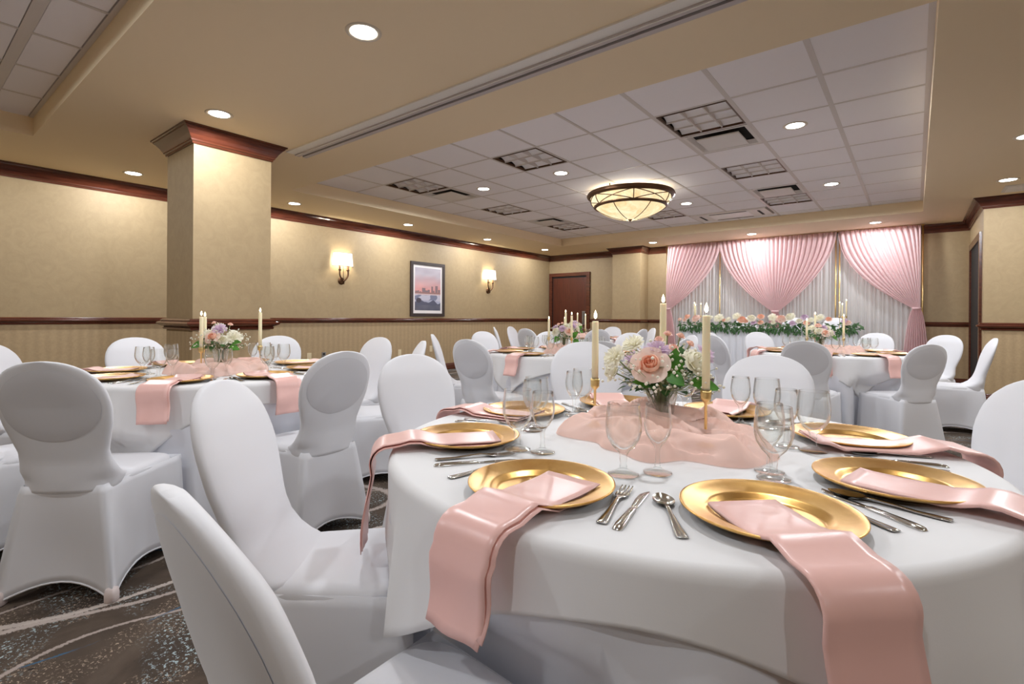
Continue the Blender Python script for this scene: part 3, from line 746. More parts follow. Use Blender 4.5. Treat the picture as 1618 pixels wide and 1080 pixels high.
def underlay(seed, gap):
    b = B(); nphi = 160; V = []; F = []
    prof = [(0, .752), (.5, .752), (.735, .752), (.748, .748), (.752, .738)]+[(None, .70-.695*k/9) for k in range(10)]
    for r0, z in prof:
        for i in range(nphi):
            ph = 2*pi*i/nphi
            if r0 is None:
                f = (.74-z)/.74
                w = 0.032*sin(ph*17+2.2*sin(ph*2+seed)+seed)*f**.7+0.014*sin(ph*31+seed*3)*f
                r = min(.748+.055*f+w, gap[i]-.014+.14*max(0, min(1, (z-.49)/.14)))
            else: r = r0
            V.append((r*cos(ph), r*sin(ph), z))
    n = len(prof)
    for j in range(n-1):
        for i in range(nphi):
            a = j*nphi+i; bq = j*nphi+(i+1) % nphi; F.append((a, a+nphi, bq+nphi, bq))
    b.add(V, F); return b.me('floor_length_cloth', M['linen2'])
top_me = B().lathe([(0, .748), (.735, .748), (.74, .74), (.735, .725), (0, .725)], 48).me('tabletop', M['riser'])
ped_me = B().lathe([(0, .725), (.06, .725), (.05, .6), (.045, .1), (.06, .06), (.25, .03), (.26, 0)], 24).me('pedestal', M['bronze'])
for k, T in TAB.items():
    x, y = T['c']
    t = thing('round_table', 'round banquet table under white cloths, ' + T['name'], 'table', (x, y, 0), 0, 'round banquet tables')
    ob('tabletop', top_me, t); ob('pedestal', ped_me, t)
    u = thing('floor_length_tablecloth', 'floor length white under cloth on ' + T['name'], 'tablecloth', (x, y, 0), 0, 'white under cloths', underlay(k*1.7, seat_gap(k, 160)))
    o = thing('square_tablecloth', 'square white overlay with low hanging corners on ' + T['name'], 'tablecloth', (x, y, 0), 0, 'white square overlays', overlay(T, k*2.3, [2.0]*144 if k == 1 else seat_gap(k, 144)))
    md = o.modifiers.new('solid', 'SOLIDIFY'); md.thickness = 0.003; md.offset = 1
TZ = 0.7615

# ------------------------------------------------------------------ tableware prototypes
charger_me = B().lathe([(0, .003), (.095, .003), (.103, .005), (.110, .012), (.118, .014), (.150, .020), (.162, .0245), (.165, .0245), (.1655, .022), (.155, .016), (.118, .009), (.108, .001), (.09, 0), (0, 0)], 64).me('charger_plate', M['gold'])
def fork_me():
    b = B()
    prof = [(0, .0085, .004), (.004, .0105, .004), (.02, .0105, .004), (.05, .008, .0045), (.09, .0048, .008), (.115, .0042, .0095), (.13, .006, .008), (.14, .0125, .006), (.152, .0135, .0045)]
    def slab(P, th=.0018):
        R = []
        for y, w, z in P: R.append([(-w, y, z), (-w*.6, y, z+th), (w*.6, y, z+th), (w, y, z), (w*.6, y, z-th*.3), (-w*.6, y, z-th*.3)])
        b.loft(R)
    slab(prof)
    for k in range(4):
        x = -.0108+.0072*k
        R = []
        for y, w, z in ((.150, .0026, .0047), (.175, .0022, .004), (.195, .0018, .0055), (.203, .0008, .0075)):
            R.append([(x-w, y, z), (x-w, y, z+.0018), (x+w, y, z+.0018), (x+w, y, z)])
        b.loft(R)
    return b.me('dinner_fork', M['steel'])
def knife_me():
    b = B(); R = []
    for y, w, h in ((0, .006, .003), (.004, .0095, .006), (.02, .0105, .0075), (.06, .0085, .0075), (.10, .0072, .007), (.108, .0055, .0055), (.112, .004, .003)):
        R.append([(-w, y, .001), (-w*.7, y, h), (w*.7, y, h), (w, y, .001)])
    b.loft(R); R = []
    for y, a, c in ((.108, -.004, .005), (.125, -.008, .006), (.16, -.0105, .006), (.19, -.0095, .006), (.205, -.004, .0058), (.213, .003, .0052)):
        R.append([(a, y, .0028), (a, y, .0034), (c, y, .0042), (c, y, .002)])
    b.loft(R); return b.me('dinner_knife', M['steel'])
def spoon_me():
    b = B(); R = []; th = .0018
    for y, w, z in ((0, .0085, .004), (.004, .0105, .004), (.02, .0105, .004), (.05, .008, .0045), (.09, .0045, .008), (.118, .004, .0095), (.132, .006, .0085)):
        R.append([(-w, y, z), (-w*.6, y, z+th), (w*.6, y, z+th), (w, y, z), (w*.6, y, z-th*.3), (-w*.6, y, z-th*.3)])
    b.loft(R)
    def bowl(u, v):
        a = 2*pi*u; x = .0205*v*cos(a); yy = .033*v*sin(a)
        if yy > 0: x *= 1-.12*(yy/.033)
        return (x*(1-.12*sin(a)), .162+yy, .0015+.009*v**2.2)
    b.grid(bowl, 28, 8, closeu=True); b.grid(lambda u, v: tuple(a+q for a, q in zip(bowl(u, v), (0, 0, -.0012))), 28, 8, closeu=True)
    return b.me('dinner_spoon', M['steel'])
GOB = [(0, .002), (.030, .002), (.035, .004), (.034, .006), (.018, .011), (.009, .018), (.0075, .030), (.009, .040), (.0085, .048), (.014, .056), (.026, .068), (.036, .085), (.0405, .102), (.041, .118), (.0385, .145), (.0365, .162), (.0362, .1645), (.0352, .1645), (.0348, .162), (.0368, .145), (.0392, .118), (.0387, .102), (.034, .086), (.024, .071), (.010, .062), (0, .060)]
WIN = [(0, .002), (.028, .002), (.0325, .004), (.0315, .006), (.016, .010), (.007, .017), (.0055, .032), (.0055, .055), (.008, .064), (.018, .076), (.027, .092), (.0315, .112), (.0315, .128), (.0285, .150), (.0268, .163), (.0258, .163), (.0272, .150), (.0302, .128), (.0302, .112), (.0255, .093), (.016, .079), (.005, .071), (0, .070)]
gob_me = B().lathe(GOB, 32).me('water_goblet', M['glass']); win_me = B().lathe(WIN, 32).me('wine_glass', M['glass'])
fork0, knife0, spoon0 = fork_me(), knife_me(), spoon_me()
RIDGE = lambda r, z, a: r*(1+0.025*cos(24*a)) if (z > .02 and r > .02) else r
vase_me = B().lathe([(0, .002), (.030, .002), (.033, .006), (.029, .016), (.031, .03), (.038, .09), (.044, .125), (.046, .135), (.044, .138), (.047, .146), (.0445, .146), (.042, .137), (.041, .125), (.035, .09), (.028, .032), (.024, .02), (0, .018)], 48, mod=RIDGE).me('glass_vase', M['glass2'])

def napkin(c, A, dr, w=.125, hang=.27, seed=0.0, lay=True):
    """folded satin strip: lies from A on the plate along direction dr, then falls over the cloth edge"""
    A = Vector(A); d = Vector((cos(dr), sin(dr))); sd = Vector((-d.y, d.x)); C = Vector(c)
    L = 0.0
    while (A+d*L-C).length < .772 and L < .8: L += .004
    pts = []   # (along, z, tangent angle)
    rim = L-.055
    n1 = 12
    for k in range(n1):
        s = L*k/(n1-1); rr = (A+d*s-C).length; pc = abs(rr-.56)
        z = TZ+(.0095 if pc < .09 else (.0095+.019*(pc-.09)/.055 if pc < .145 else max(.014, .0285-.0145*(pc-.145)/.05)))
        if k == 0: z += .003
        pts.append((s, z+.002*nz(s*20, seed), 0))
    z0 = pts[-1][1]; r = .042
    for a in (15, 35, 55, 75, 90): pts.append((L+r*sin(radians(a)), z0-r*(1-cos(radians(a))), radians(a)))
    for k in range(1, 9):
        f = k/8; pts.append((L+r+.012*f+.006*sin(f*5+seed), z0-r-hang*f, pi/2))
    prof = []
    for k in range(9): prof.append((w/2-w*k/8, .0065, 1))
    for k in range(1, 4): a = pi/2+pi*k/4; prof.append((-w/2-.0036*abs(cos(a-pi/2+pi/2))*1.0, .0033+.0033*sin(a), .5))
    for k in range(9): prof.append((-w/2+(w+.008)*k/8, 0.0, 0))
    V = []; F = []; n = len(prof)
    for i, (s, z, ta) in enumerate(pts):
        f = max(0, (i-n1-4)/8)
        for u, off, ly in prof:
            uu = u*(1-.03*f)
            wav = .0035*sin(u*60+seed*5+i*.35)*f + (.006*f*(1-ly)*(u/w+.5))
            o = off*(1+.5*f)+wav; 
            P = A+d*(s+o*sin(ta))+sd*(uu+.012*f*sin(seed*3))
            zz = z+o*cos(ta)
            if ly == 0 and f > 0: zz += .012*f
            V.append((P.x, P.y, zz))
    for i in range(len(pts)-1):
        for k in range(n-1):
            a = i*n+k; F.append((a, a+1, a+n+1, a+n))
    return mk('napkin', V, F, M['satin'])
def pos(T, r, ang): return (T['c'][0]+r*cos(radians(ang)), T['c'][1]+r*sin(radians(ang)))
NAP1 = {267: (.50, 271.5, 267), 312: (.525, 308.5, 315), 357: (.475, 350, 349), 42: (.40, 31, 27), 222: (.475, 221, 231), 177: (.44, 181.5, 187), 87: (.45, 90, 88), 132: (.45, 131, 130)}
G1 = {267: ((.367, 279.4), (.322, 291)), 312: ((.378, 331.6), (.338, 338)), 357: ((.394, 22.5), (.337, 28)), 42: ((.43, 62), (.408, 73)), 87: ((.50, 102), (.43, 112)), 132: ((.47, 149), (.42, 158)), 177: ((.39, 193), (.385, 201)), 222: ((.43, 233), (.377, 240))}
C1 = {267: (-.601, .855), 312: (-.204, .994), 357: (-.034, 1.352), 42: (-.151, 1.774), 87: (-.547, 1.972), 132: (-.942, 1.87), 177: (-1.127, 1.492), 222: (-1.002, 1.056)}
rs = random.Random(11)
for tn, T in TAB.items():
    for k in range(8):
        a = (T['off']+45*k) % 360; s = sector(a); nm = T['name']; ar = radians(a)
        j = rs.uniform
        aa = a+j(-1.5, 1.5)
        x, y = pos(T, .56, aa)
        if tn == 1: x, y = C1[a]
        c = thing('charger_plate', 'round gold charger plate at the %s place of %s' % (s, nm), 'plate', (x, y, TZ), j(0, 6), 'gold charger plates', charger_me); c.scale = (.91, .91, 1)
        if tn == 1: r0, a0, dr = NAP1[a]
        else: r0, a0, dr = .46+j(-.03, .03), aa+j(-3, 3), aa+j(-9, 9)
        nme = napkin(T['c'], pos(T, r0, a0), radians(dr), .13 if tn == 1 else .135, (.22 if a in (222, 312) and tn == 1 else .145)+j(-.015, .015), j(0, 6))
        nn = thing('satin_napkin', 'folded pink satin napkin draped off the %s plate of %s' % (s, nm), 'napkin', (0, 0, 0), 0, 'pink satin napkins', nme)
        md = nn.modifiers.new('solid', 'SOLIDIFY'); md.thickness = .0022; md.offset = 0
        if tn == 1: (gr, ga), (wr, wa) = G1[a]
        else: gr, ga, wr, wa = .395+j(-.02, .02), a+15+j(-2, 2), .35+j(-.02, .02), a+25+j(-2, 2)
        thing('water_goblet', 'stemmed clear water goblet by the %s plate of %s' % (s, nm), 'glass', (*pos(T, gr, ga), TZ), j(0, 6), 'clear water goblets', gob_me)
        thing('wine_glass', 'slim clear wine glass by the %s plate of %s' % (s, nm), 'glass', (*pos(T, wr, wa), TZ), j(0, 6), 'clear wine glasses', win_me)
        if tn == 5 or (tn in (3, 4) and s.startswith('rear')): continue
        def cut(name, me, cat, ang, tip, turn):
            px, py = pos(T, tip, ang); d = radians(ang+180+turn); 
            thing(name, 'stainless %s beside the %s plate of %s' % (name.replace('_', ' '), s, nm), cat, (px, py, TZ), d-pi/2, 'stainless cutlery', me)
        cut('dinner_fork', fork0, 'fork', a+16+j(-.6, .6), .658, j(-3, 3)); cut('dinner_knife', knife0, 'knife', a+19.5+j(-.5, .5), .672, -7+j(-3, 3)); cut('dinner_spoon', spoon0, 'spoon', a-17+j(-1, 1), .672, 8+j(-3, 3))

# ------------------------------------------------------------------ centrepieces
def scarf_me(seed):
    b = B(); nph, nr = 150, 48
    def rad(ph): return .255*(1+.16*sin(2*ph+seed)+.10*sin(5*ph+seed*2)+.06*sin(9*ph+seed))
    def fn(u, v):
        ph = 2*pi*u; r = rad(ph)*v; x, y = r*cos(ph), r*sin(ph)
        wx = x+.07*nz(x*7, y*7, seed)+.02*nz(x*22, y*22, seed); wy = y+.07*nz(x*7+9, y*7, seed+3)
        p1 = 34*wx+15*wy+2.2*sin(9*wy+seed); p2 = 21*wy-30*wx*sin(seed)+2.5*sin(11*wx)
        env = min(1, (1-v)*5)**.7; lump = .55+.45*sin(7*x+seed)*cos(8*y+seed*2)
        z = .004+env*(.040*lump*abs(sin(p1*.8))**.8+.026*abs(sin(p2*.8))**.9+.018*(1+nz(x*9, y*9, seed))+.011*abs(sin(p1*1.9+p2*.7)))
        sh = .010*sin(p2)*env
        return (x+sh, y+.010*cos(p1)*env, z)
    b.grid(fn, nph, nr, closeu=True); return b.me('chiffon_scarf', M['chiffon'])
SC = [scarf_me(1.3), scarf_me(4.1)]
holder_me = B().lathe([(0, 0), (.024, 0), (.024, .004), (.016, .010), (.009, .022), (.0045, .03), (.004, .04), (.004, .12), (.006, .124), (.014, .132), (.0135, .136), (.0145, .15), (.0145, .158), (.0118, .158), (.0118, .136), (0, .135)], 24, mod=lambda r, z, a: r*(1+.05*cos(14*a)) if z > .134 and r > .012 else r).me('holder', M['brass'])
holder_tall = B().lathe([(0, 0), (.024, 0), (.024, .004), (.012, .010), (.005, .02), (.004, .04), (.004, .19), (.014, .2), (.0145, .222), (.0118, .222), (.0118, .2), (0, .199)], 20).me('holder', M['brass'])
flame_me = B().lathe([(0, 0), (.003, .002), (.0052, .008), (.0045, .015), (.002, .022), (0, .028)], 12).me('flame', M['flame'])
wick_me = B().tube([(0, 0, 0), (.0005, 0, .006), (.001, 0, .009)], .0008, 6).me('wick', M['wick'])
candle_mes = {}
def candle_me(h):
    h = round(h, 2)
    if h not in candle_mes:
        candle_mes[h] = B().lathe([(0, 0), (.0108, 0), (.011, h*.5), (.0105, h-.004), (.0095, h), (.004, h-.001), (0, h-.002)], 20).me('taper', M['wax'])
    return candle_mes[h]
def candlestick(x, y, z, h, label, hme=None, base=.136, group='taper candles in brass holders', lit=True):
    t = thing('candlestick', label, 'candlestick', (x, y, z), 0, group)
    ob('holder', hme or holder_me, t); c = ob('taper_candle', candle_me(h), t, (0, 0, base)); 
    ob('wick', wick_me, c, (0, 0, h-.002)); ob('flame', flame_me, c, (0, 0, h+.003))
    return t
# petals and blooms
def petal(b, R, a, r0, r1, z0, z1, curl, ha, mi=0, nu=7, nv=6, wob=0.0):
    def fn(u, v):
        s = 2*u-1; h = ha*(sin(pi*(.16+.70*v))**.6)
        r = r0+(r1-r0)*v**1.15; z = z0+(z1-z0)*(v-.5*curl*v**3); r += curl*.18*R*v**3
        z -= .10*R*abs(s)**2*v; r *= 1-.04*s*s
        an = a+s*h+wob*.1*sin(5*v+a)
        return (R*r*cos(an), R*r*sin(an), R*z+wob*R*.06*sin(s*4+a*3)*v)
    b.grid(fn, nu, nv, mi)
def cup(b, R, a, rr, z1, ha, mi=0, lean=0.0):
    def fn(u, v):
        s = 2*u-1; r = rr*(.42+.62*sin(pi*(.08+.66*v)))*(1+.10*s); an = a+s*ha
        z = z1*(v**.9)*(1-.10*s*s)
        return (R*(r*cos(an)+lean*v*cos(a)), R*(r*sin(an)+lean*v*sin(a)), R*z)
    b.grid(fn, 10, 7, mi)
def rose_bm(R, style, seed):
    rd = random.Random(seed); b = B()
    if style == 'open':      # five wide guard petals and a tight cupped heart
        for k in range(5): petal(b, R, k*2*pi/5+.3, .12, 1.05, .0, .42, .75, .86, 0, 9, 8, .4)
        for k, (rr, z1, ha) in enumerate(((.50, .62, 1.15), (.48, .66, 1.15), (.44, .70, 1.1), (.36, .74, 1.3), (.33, .76, 1.3), (.24, .78, 1.7), (.15, .80, 2.2), (.08, .80, 2.6))):
            cup(b, R, k*2.2+.4, rr, z1, ha, 1)
    elif style == 'rose':
        for k in range(6): petal(b, R, k*2*pi/6+.2, .15, .92, .0, .42, .8, .62, 0, 8, 7, .3)
        for k in range(4): petal(b, R, k*pi/2+.5, .14, .74, .0, .60, .6, .85, 0, 8, 7, .2)
        for k, (rr, z1, ha) in enumerate(((.62, .66, 1.0), (.58, .70, 1.05), (.54, .74, 1.05), (.44, .78, 1.2), (.40, .80, 1.2), (.30, .82, 1.5), (.20, .84, 2.0), (.10, .84, 2.6))):
            cup(b, R, k*2.2, rr, z1, ha, 0)
    else:                    # ruffled, many narrow petals
        for ring, (n, r1, z1, cu) in enumerate(((11, 1.0, .25, .6), (10, .85, .5, .5), (8, .62, .7, .3), (6, .38, .82, .1))):
            for k in range(n): petal(b, R, k*2*pi/n+ring*.4+rd.uniform(-.15, .15), .08, r1*rd.uniform(.9, 1.08), 0, z1*rd.uniform(.9, 1.1), cu, .36, 0, 5, 5, .9)
    return b
def leaf_mesh(b, base, d, n, L, Wd, bend=.25, mi=0):
    d = Vector(d).normalized(); n = Vector(n); s = d.cross(n).normalized(); n = s.cross(d)
    def fn(u, v):
        t = v; w = Wd*sin(pi*min(1, t**.8))**.8*(1-.25*t); x = (2*u-1)
        p = Vector(base)+d*L*t+s*w*x+n*(-bend*L*t*t+.18*w*abs(x))
        return tuple(p)
    b.grid(fn, 5, 7, mi)
FR = rt0.copy(); FT = -fw.copy()       # picture-right and towards-viewer directions, used to pose the blooms as photographed
BLOOM = {}
def bloom(style, mats, R, seed, name):
    key = (style, mats, round(R, 4), seed)
    if key not in BLOOM: BLOOM[key] = rose_bm(R, style, seed).me(name, [M[m] for m in mats])
    return BLOOM[key]
def aim(v):
    return Vector(v).to_track_quat('Z', 'Y').to_euler()
def bouquet(x, y, label, items, leaves, rot, seed, bbn=170):
    t = thing('flower_arrangement', label, 'flowers', (x, y, TZ), rot, 'flower arrangements in glass vases')
    rd = random.Random(seed); q = Matrix.Rotation(-rot, 3, 'Z'); stem = B()
    for (style, mats, R, dx, dt, z, name) in items:
        p = q @ (FR*dx+FT*dt); p.z = z
        nrm = Vector((p.x*1.0, p.y*1.0, (z-.12)*.75+.015)); nrm += (q @ FT)*.06
        nrm.normalize()
        o = ob(name, bloom(style, mats, R*1.13, seed % 3, name), t, p-nrm*R*.45, rot=aim(nrm))
        base = Vector((rd.uniform(-.02, .02), rd.uniform(-.02, .02), .03))
        stem.tube(spline([base, (p.x*.25, p.y*.25, .13), p-nrm*R*.4], 7), .0024, 6)
    for k in range(16):
        a = rd.uniform(0, 6.28); r = rd.uniform(.0, .02)
        stem.tube([(r*cos(a), r*sin(a), .022), (r*1.3*cos(a+.7), r*1.3*sin(a+.7), .145)], .0028, 6)
    ob('stems', stem.me('stems', M['stem']), t)['kind'] = 'stuff'
    for (dx, dt, z, L, Wd, ddx, ddt, dz, mt) in leaves:
        b = B(); p = q @ (FR*dx+FT*dt); p.z = z
        dd = q @ (FR*ddx+FT*ddt); dd.z = dz; nn = (q @ FT)*.75; nn.z = .6
        leaf_mesh(b, p, dd, nn, L, Wd); ob('leaf', b.me('leaf', M[mt]), t)
    b = B(); st = B(); ico = [(0, 0, 1), (.894, 0, .447), (.276, .851, .447), (-.724, .526, .447), (-.724, -.526, .447), (.276, -.851, .447), (.724, .526, -.447), (-.276, .851, -.447), (-.894, 0, -.447), (-.276, -.851, -.447), (.724, -.526, -.447), (0, 0, -1)]
    icf = [(0, 1, 2), (0, 2, 3), (0, 3, 4), (0, 4, 5), (0, 5, 1), (1, 6, 2), (2, 7, 3), (3, 8, 4), (4, 9, 5), (5, 10, 1), (6, 7, 2), (7, 8, 3), (8, 9, 4), (9, 10, 5), (10, 6, 1), (6, 11, 7), (7, 11, 8), (8, 11, 9), (9, 11, 10), (10, 11, 6)]
    for k in range(bbn):
        a = rd.uniform(0, 6.28); el = rd.uniform(-.15, 1.25); rr = rd.uniform(.75, 1.12)
        p = Vector((.165*cos(a)*cos(el)*rr, .165*sin(a)*cos(el)*rr, .165+.115*sin(el)*rr))
        if rd.random() < .45: p = Vector((p.x*.62, p.y*.62, .15+rd.uniform(0, .07)))
        r = rd.uniform(.0034, .0056)
        b.add([p+Vector(v)*r for v in ico], icf)
        if k % 3 == 0: st.tube([(p.x*.15, p.y*.15, .14), (p.x*.6, p.y*.6, p.z-.03), p], .0008, 4)
    ob('gypsophila', b.me('gypsophila', M['bb']), t)['kind'] = 'stuff'
    ob('sprigs', st.me('sprigs', M['stem']), t)['kind'] = 'stuff'
    g = B()
    for k in range(95):
        a = rd.uniform(0, 6.28); el = rd.uniform(-.1, 1.0); rr = rd.uniform(.5, .95)
        p = Vector((.13*cos(a)*cos(el)*rr, .13*sin(a)*cos(el)*rr, .15+.09*sin(el)*rr))
        leaf_mesh(g, p, (cos(a), sin(a), rd.uniform(-.3, .5)), (0, 0, 1), rd.uniform(.022, .042), rd.uniform(.010, .017))
    ob('foliage', g.me('foliage', M['leafd']), t)['kind'] = 'stuff'
    return t
WH, BL, LI, PE = ('pw',), ('pb', 'pp'), ('pl',), ('pk',)
def px(dx): return dx*.00194
IT1 = [('open', BL, .050, px(-31), .085, .225, 'blush_rose'), ('rose', WH, .044, px(42), .075, .232, 'white_rose'), ('ruffle', WH, .036, px(-80), .02, .245, 'white_carnation'),
  ('ruffle', WH, .034, px(-46), -.01, .285, 'white_carnation'), ('ruffle', LI, .036, px(-13), .045, .268, 'lilac_carnation'), ('ruffle', LI, .030, px(66), .03, .255, 'lilac_carnation'),
  ('rose', PE, .015, px(9), .06, .272, 'peach_bud'), ('rose', PE, .014, px(-6), .01, .295, 'peach_bud'), ('rose', PE, .016, px(14), -.03, .31, 'peach_bud'), ('rose', PE, .015, px(30), .0, .305, 'peach_bud'), ('rose', PE, .014, px(42), .02, .282, 'peach_bud'),
  ('rose', WH, .040, px(10), -.09, .24, 'white_rose'), ('ruffle', LI, .034, px(-40), -.08, .23, 'lilac_carnation'), ('rose', WH, .036, px(-75), -.05, .19, 'white_rose')]
LF1 = [(.005, .07, .185, .085, .034, .15, .25, 1.0, 'leaf'), (-.012, .10, .195, .055, .028, .5, .6, -.25, 'leaf'), (.055, .09, .175, .085, .026, .95, .35, -.1, 'leaf'), (-.05, .05, .16, .06, .02, -.8, .5, .3, 'leaf'), (.03, .03, .2, .08, .024, .3, .1, 1, 'leafd')]
IT2 = [('rose', WH, .048, -.075, .04, .235, 'white_rose'), ('ruffle', LI, .042, .015, .05, .275, 'lilac_carnation'), ('open', BL, .040, .0, .095, .225, 'blush_rose'), ('ruffle', WH, .046, .105, .03, .225, 'white_carnation'),
  ('ruffle', WH, .036, -.03, -.02, .29, 'white_carnation'), ('rose', WH, .032, .06, .08, .205, 'white_rose'), ('rose', PE, .016, .05, -.02, .30, 'peach_bud'), ('rose', PE, .015, -.045, .0, .31, 'peach_bud'), ('rose', WH, .04, .03, -.09, .23, 'white_rose')]
LF2 = [(-.07, .07, .18, .075, .03, -1, .3, -.2, 'leaf'), (.09, .07, .16, .07, .024, 1, .2, -.1, 'leaf'), (.10, .05, .185, .06, .02, 1, .3, .2, 'leaf'), (.0, .08, .17, .06, .02, .2, .8, -.3, 'leafd')]
IT3 = [('rose', WH, .048, -.09, .05, .215, 'white_rose'), ('ruffle', LI, .036, -.025, .07, .25, 'lilac_carnation'), ('open', BL, .044, .045, .08, .22, 'blush_rose'), ('ruffle', LI, .034, .10, .03, .275, 'lilac_carnation'), ('rose', WH, .036, .135, .02, .245, 'white_rose'),
  ('rose', PE, .018, -.06, .02, .29, 'peach_bud'), ('rose', PE, .016, -.02, .0, .30, 'peach_bud'), ('ruffle', WH, .034, .03, -.03, .28, 'white_carnation'), ('ruffle', LI, .032, -.09, -.02, .26, 'lilac_carnation')]
LF3 = [(-.06, .08, .16, .08, .034, -.6, .5, -.5, 'leaf'), (.07, .09, .15, .09, .036, .35, .4, .55, 'leaf'), (.09, .07, .14, .08, .034, .5, .4, -.5, 'leaf')]
IT4 = [('open', BL, .044, .005, .09, .215, 'blush_rose'), ('rose', WH, .042, .085, .06, .215, 'white_rose'), ('rose', WH, .036, -.055, .07, .235, 'white_rose'), ('rose', PE, .036, -.03, .02, .29, 'peach_rose'), ('ruffle', LI, .034, .03, .03, .275, 'lilac_carnation'), ('ruffle', WH, .034, .09, .0, .27, 'white_carnation'), ('ruffle', WH, .036, -.09, .0, .27, 'white_carnation'), ('ruffle', LI, .03, .13, .02, .22, 'lilac_carnation')]
LF4 = [(.09, .06, .18, .08, .03, .8, .3, -.55, 'leaf'), (-.08, .06, .19, .08, .026, -1, .3, -.1, 'leafd'), (-.06, .07, .17, .06, .022, -.5, .5, -.6, 'leafd')]
SETS = {1: (IT1, LF1), 2: (IT2, LF2), 3: (IT3, LF3), 4: (IT4, LF4), 5: (IT2, LF3)}
# centrepiece places: vase, three candlesticks (x, y, candle length), scarf
def off(T, dx, dt): v = Vector(T['c'])+Vector((FR.x, FR.y))*dx+Vector((FT.x, FT.y))*dt; return (v.x, v.y)
CP5 = {1: dict(v=(-.606, 1.50), s=(-.578, 1.43), c=[(-.82, 1.47, .215, 'leftmost'), (-.456, 1.445, .235, 'nearest, rightmost'), (-.655, 1.63, .27, 'tallest, rear')]),
       2: dict(v=off(TAB[2], .03, .02), s=off(TAB[2], .03, .02), c=[(*off(TAB[2], -.12, -.06), .21, 'left'), (*off(TAB[2], -.02, .14), .215, 'front'), (*off(TAB[2], .22, -.10), .24, 'right')]),
       3: dict(v=off(TAB[3], .0, -.02), s=off(TAB[3], .05, .0), c=[(*off(TAB[3], -.16, .06), .20, 'left'), (*off(TAB[3], .06, .12), .245, 'front'), (*off(TAB[3], .03, -.16), .27, 'rear')]),
       4: dict(v=off(TAB[4], -.10, .0), s=off(TAB[4], .02, .02), c=[(*off(TAB[4], -.27, .05), .20, 'left'), (*off(TAB[4], .09, .10), .245, 'front'), (*off(TAB[4], -.02, -.22), .27, 'rear')]),
       5: dict(v=off(TAB[5], -.05, 0), s=off(TAB[5], .05, .0), c=[(*off(TAB[5], -.22, .05), .20, 'left'), (*off(TAB[5], .02, -.1), .27, 'rear'), (*off(TAB[5], .13, .1), .25, 'right')])}
for tn, d in CP5.items():
    T = TAB[tn]; nm = T['name']
    s = thing('chiffon_scarf', 'crumpled pink chiffon runner around the vase on ' + nm, 'scarf', (*d['s'], TZ), tn*1.1, 'pink chiffon runners', SC[tn % 2])
    if tn > 1: s.scale = (1.15, 1.15, 1)
    thing('glass_vase', 'ribbed clear glass vase holding flowers on ' + nm, 'vase', (*d['v'], TZ), 0, 'ribbed glass vases', vase_me)
    bouquet(*d['v'], 'white, blush and lilac flower arrangement on ' + nm, *SETS[tn], 0.0, 20+tn, 420 if tn == 1 else 240)
    for (x, y, h, w) in d['c']:
        candlestick(x, y, TZ, h, 'lit ivory taper in brass holder, %s of three on %s' % (w, nm))

# ------------------------------------------------------------------ drapes
def pink_panel(name, x0, x1, tx, tz, tw, bx0, bx1, p0, p1, label, npl=17, y=11.08, seed=0.0, tail=True):
    t = thing(name, label, 'drape', (0, y, 0), 0, 'pink sheer drapes'); zt = 2.735
    nu = npl*6+1; nv = 34
    def fn(u, v):
        xt = x0+(x1-x0)*u; xe = tx+(u-.5)*tw; p = p0+(p1-p0)*u
        f = v**p; sag = 0
        x = xt+(xe-xt)*f
        z = zt+(tz-zt)*v
        # outer lines hang lower before they gather
        z -= .10*sin(pi*v)*abs(xt-tx)/1.1*.35
        am = .036*(1-.55*f)+.006*nz(u*9, v*2, seed); ph = u*npl*2*pi+1.2*sin(u*9+seed)
        yy = am*sin(ph)-.045*sin(pi*v**1.5)-.03*f + .02*f*sin(u*pi)
        if v < .02: yy *= .7
        return (x+.004*cos(ph), yy, z)
    b = B(); b.grid(fn, nu, nv); ob('swag', b.me('swag', M['drape']), t)
    def fn2(u, v):
        x = tx+(u-.5)*tw*(1-v)+((bx0+(bx1-bx0)*u)-tx)*v**.62; z = tz+(0.02-tz)*v
        ph = u*npl*2*pi*.6+seed; yy = (.02+.028*v)*sin(ph)-.03*(1-v)-.01
        return (x, yy, z)
    b = B(); b.grid(fn2, int(npl*3.6)+1, 18); ob('tail', b.me('tail', M['drape']), t)
    b = B(); b.lathe([(tw*.5, -.02), (tw*.62, -.012), (tw*.66, 0), (tw*.62, .012), (tw*.5, .02)], 20)
    me = b.me('tie_band', M['drape'])
    for v in me.vertices: v.co.y *= .7
    ob('tie_band', me, t, (tx, -.035, tz))
    return t
pink_panel('pink_drape', -4.36, -3.22, -4.32, 1.32, .085, -4.48, -4.12, .35, 1.9, 'pink sheer drape tied back at the left end of the backdrop', 15, seed=.5)
pink_panel('pink_drape', -3.27, -1.14, -2.16, 1.26, .11, -2.36, -1.96, 1.75, 1.75, 'wide pink sheer drape gathered in a centre knot', 26, seed=2.0)
pink_panel('pink_drape', -1.12, .07, .02, 1.31, .10, -.20, .22, 2.0, .35, 'pink sheer drape tied back at the right end of the backdrop', 16, seed=3.1)
def white_panel(x0, x1, label, seed):
    npl = int((x1-x0)*15)
    def fn(u, v):
        x = x0+(x1-x0)*u; ph = u*npl*2*pi+1.8*sin(u*7+seed)
        return (x+.012*sin(ph*.5+v*2), .024*sin(ph)*(.7+.3*v)+.012*nz(u*14, v*1.5, seed), 2.72-2.69*v)
    b = B(); b.grid(fn, npl*7+1, 10)
    t = thing('white_sheer', label, 'drape', (0, 11.19, 0), 0, 'white sheer backdrop panels', b.me('white_sheer', M['sheer']))
white_panel(-4.36, -2.9, 'white sheer panel behind the left pink drape', 0.3)
white_panel(-2.92, -1.42, 'white sheer panel behind the centre pink drape', 1.4)
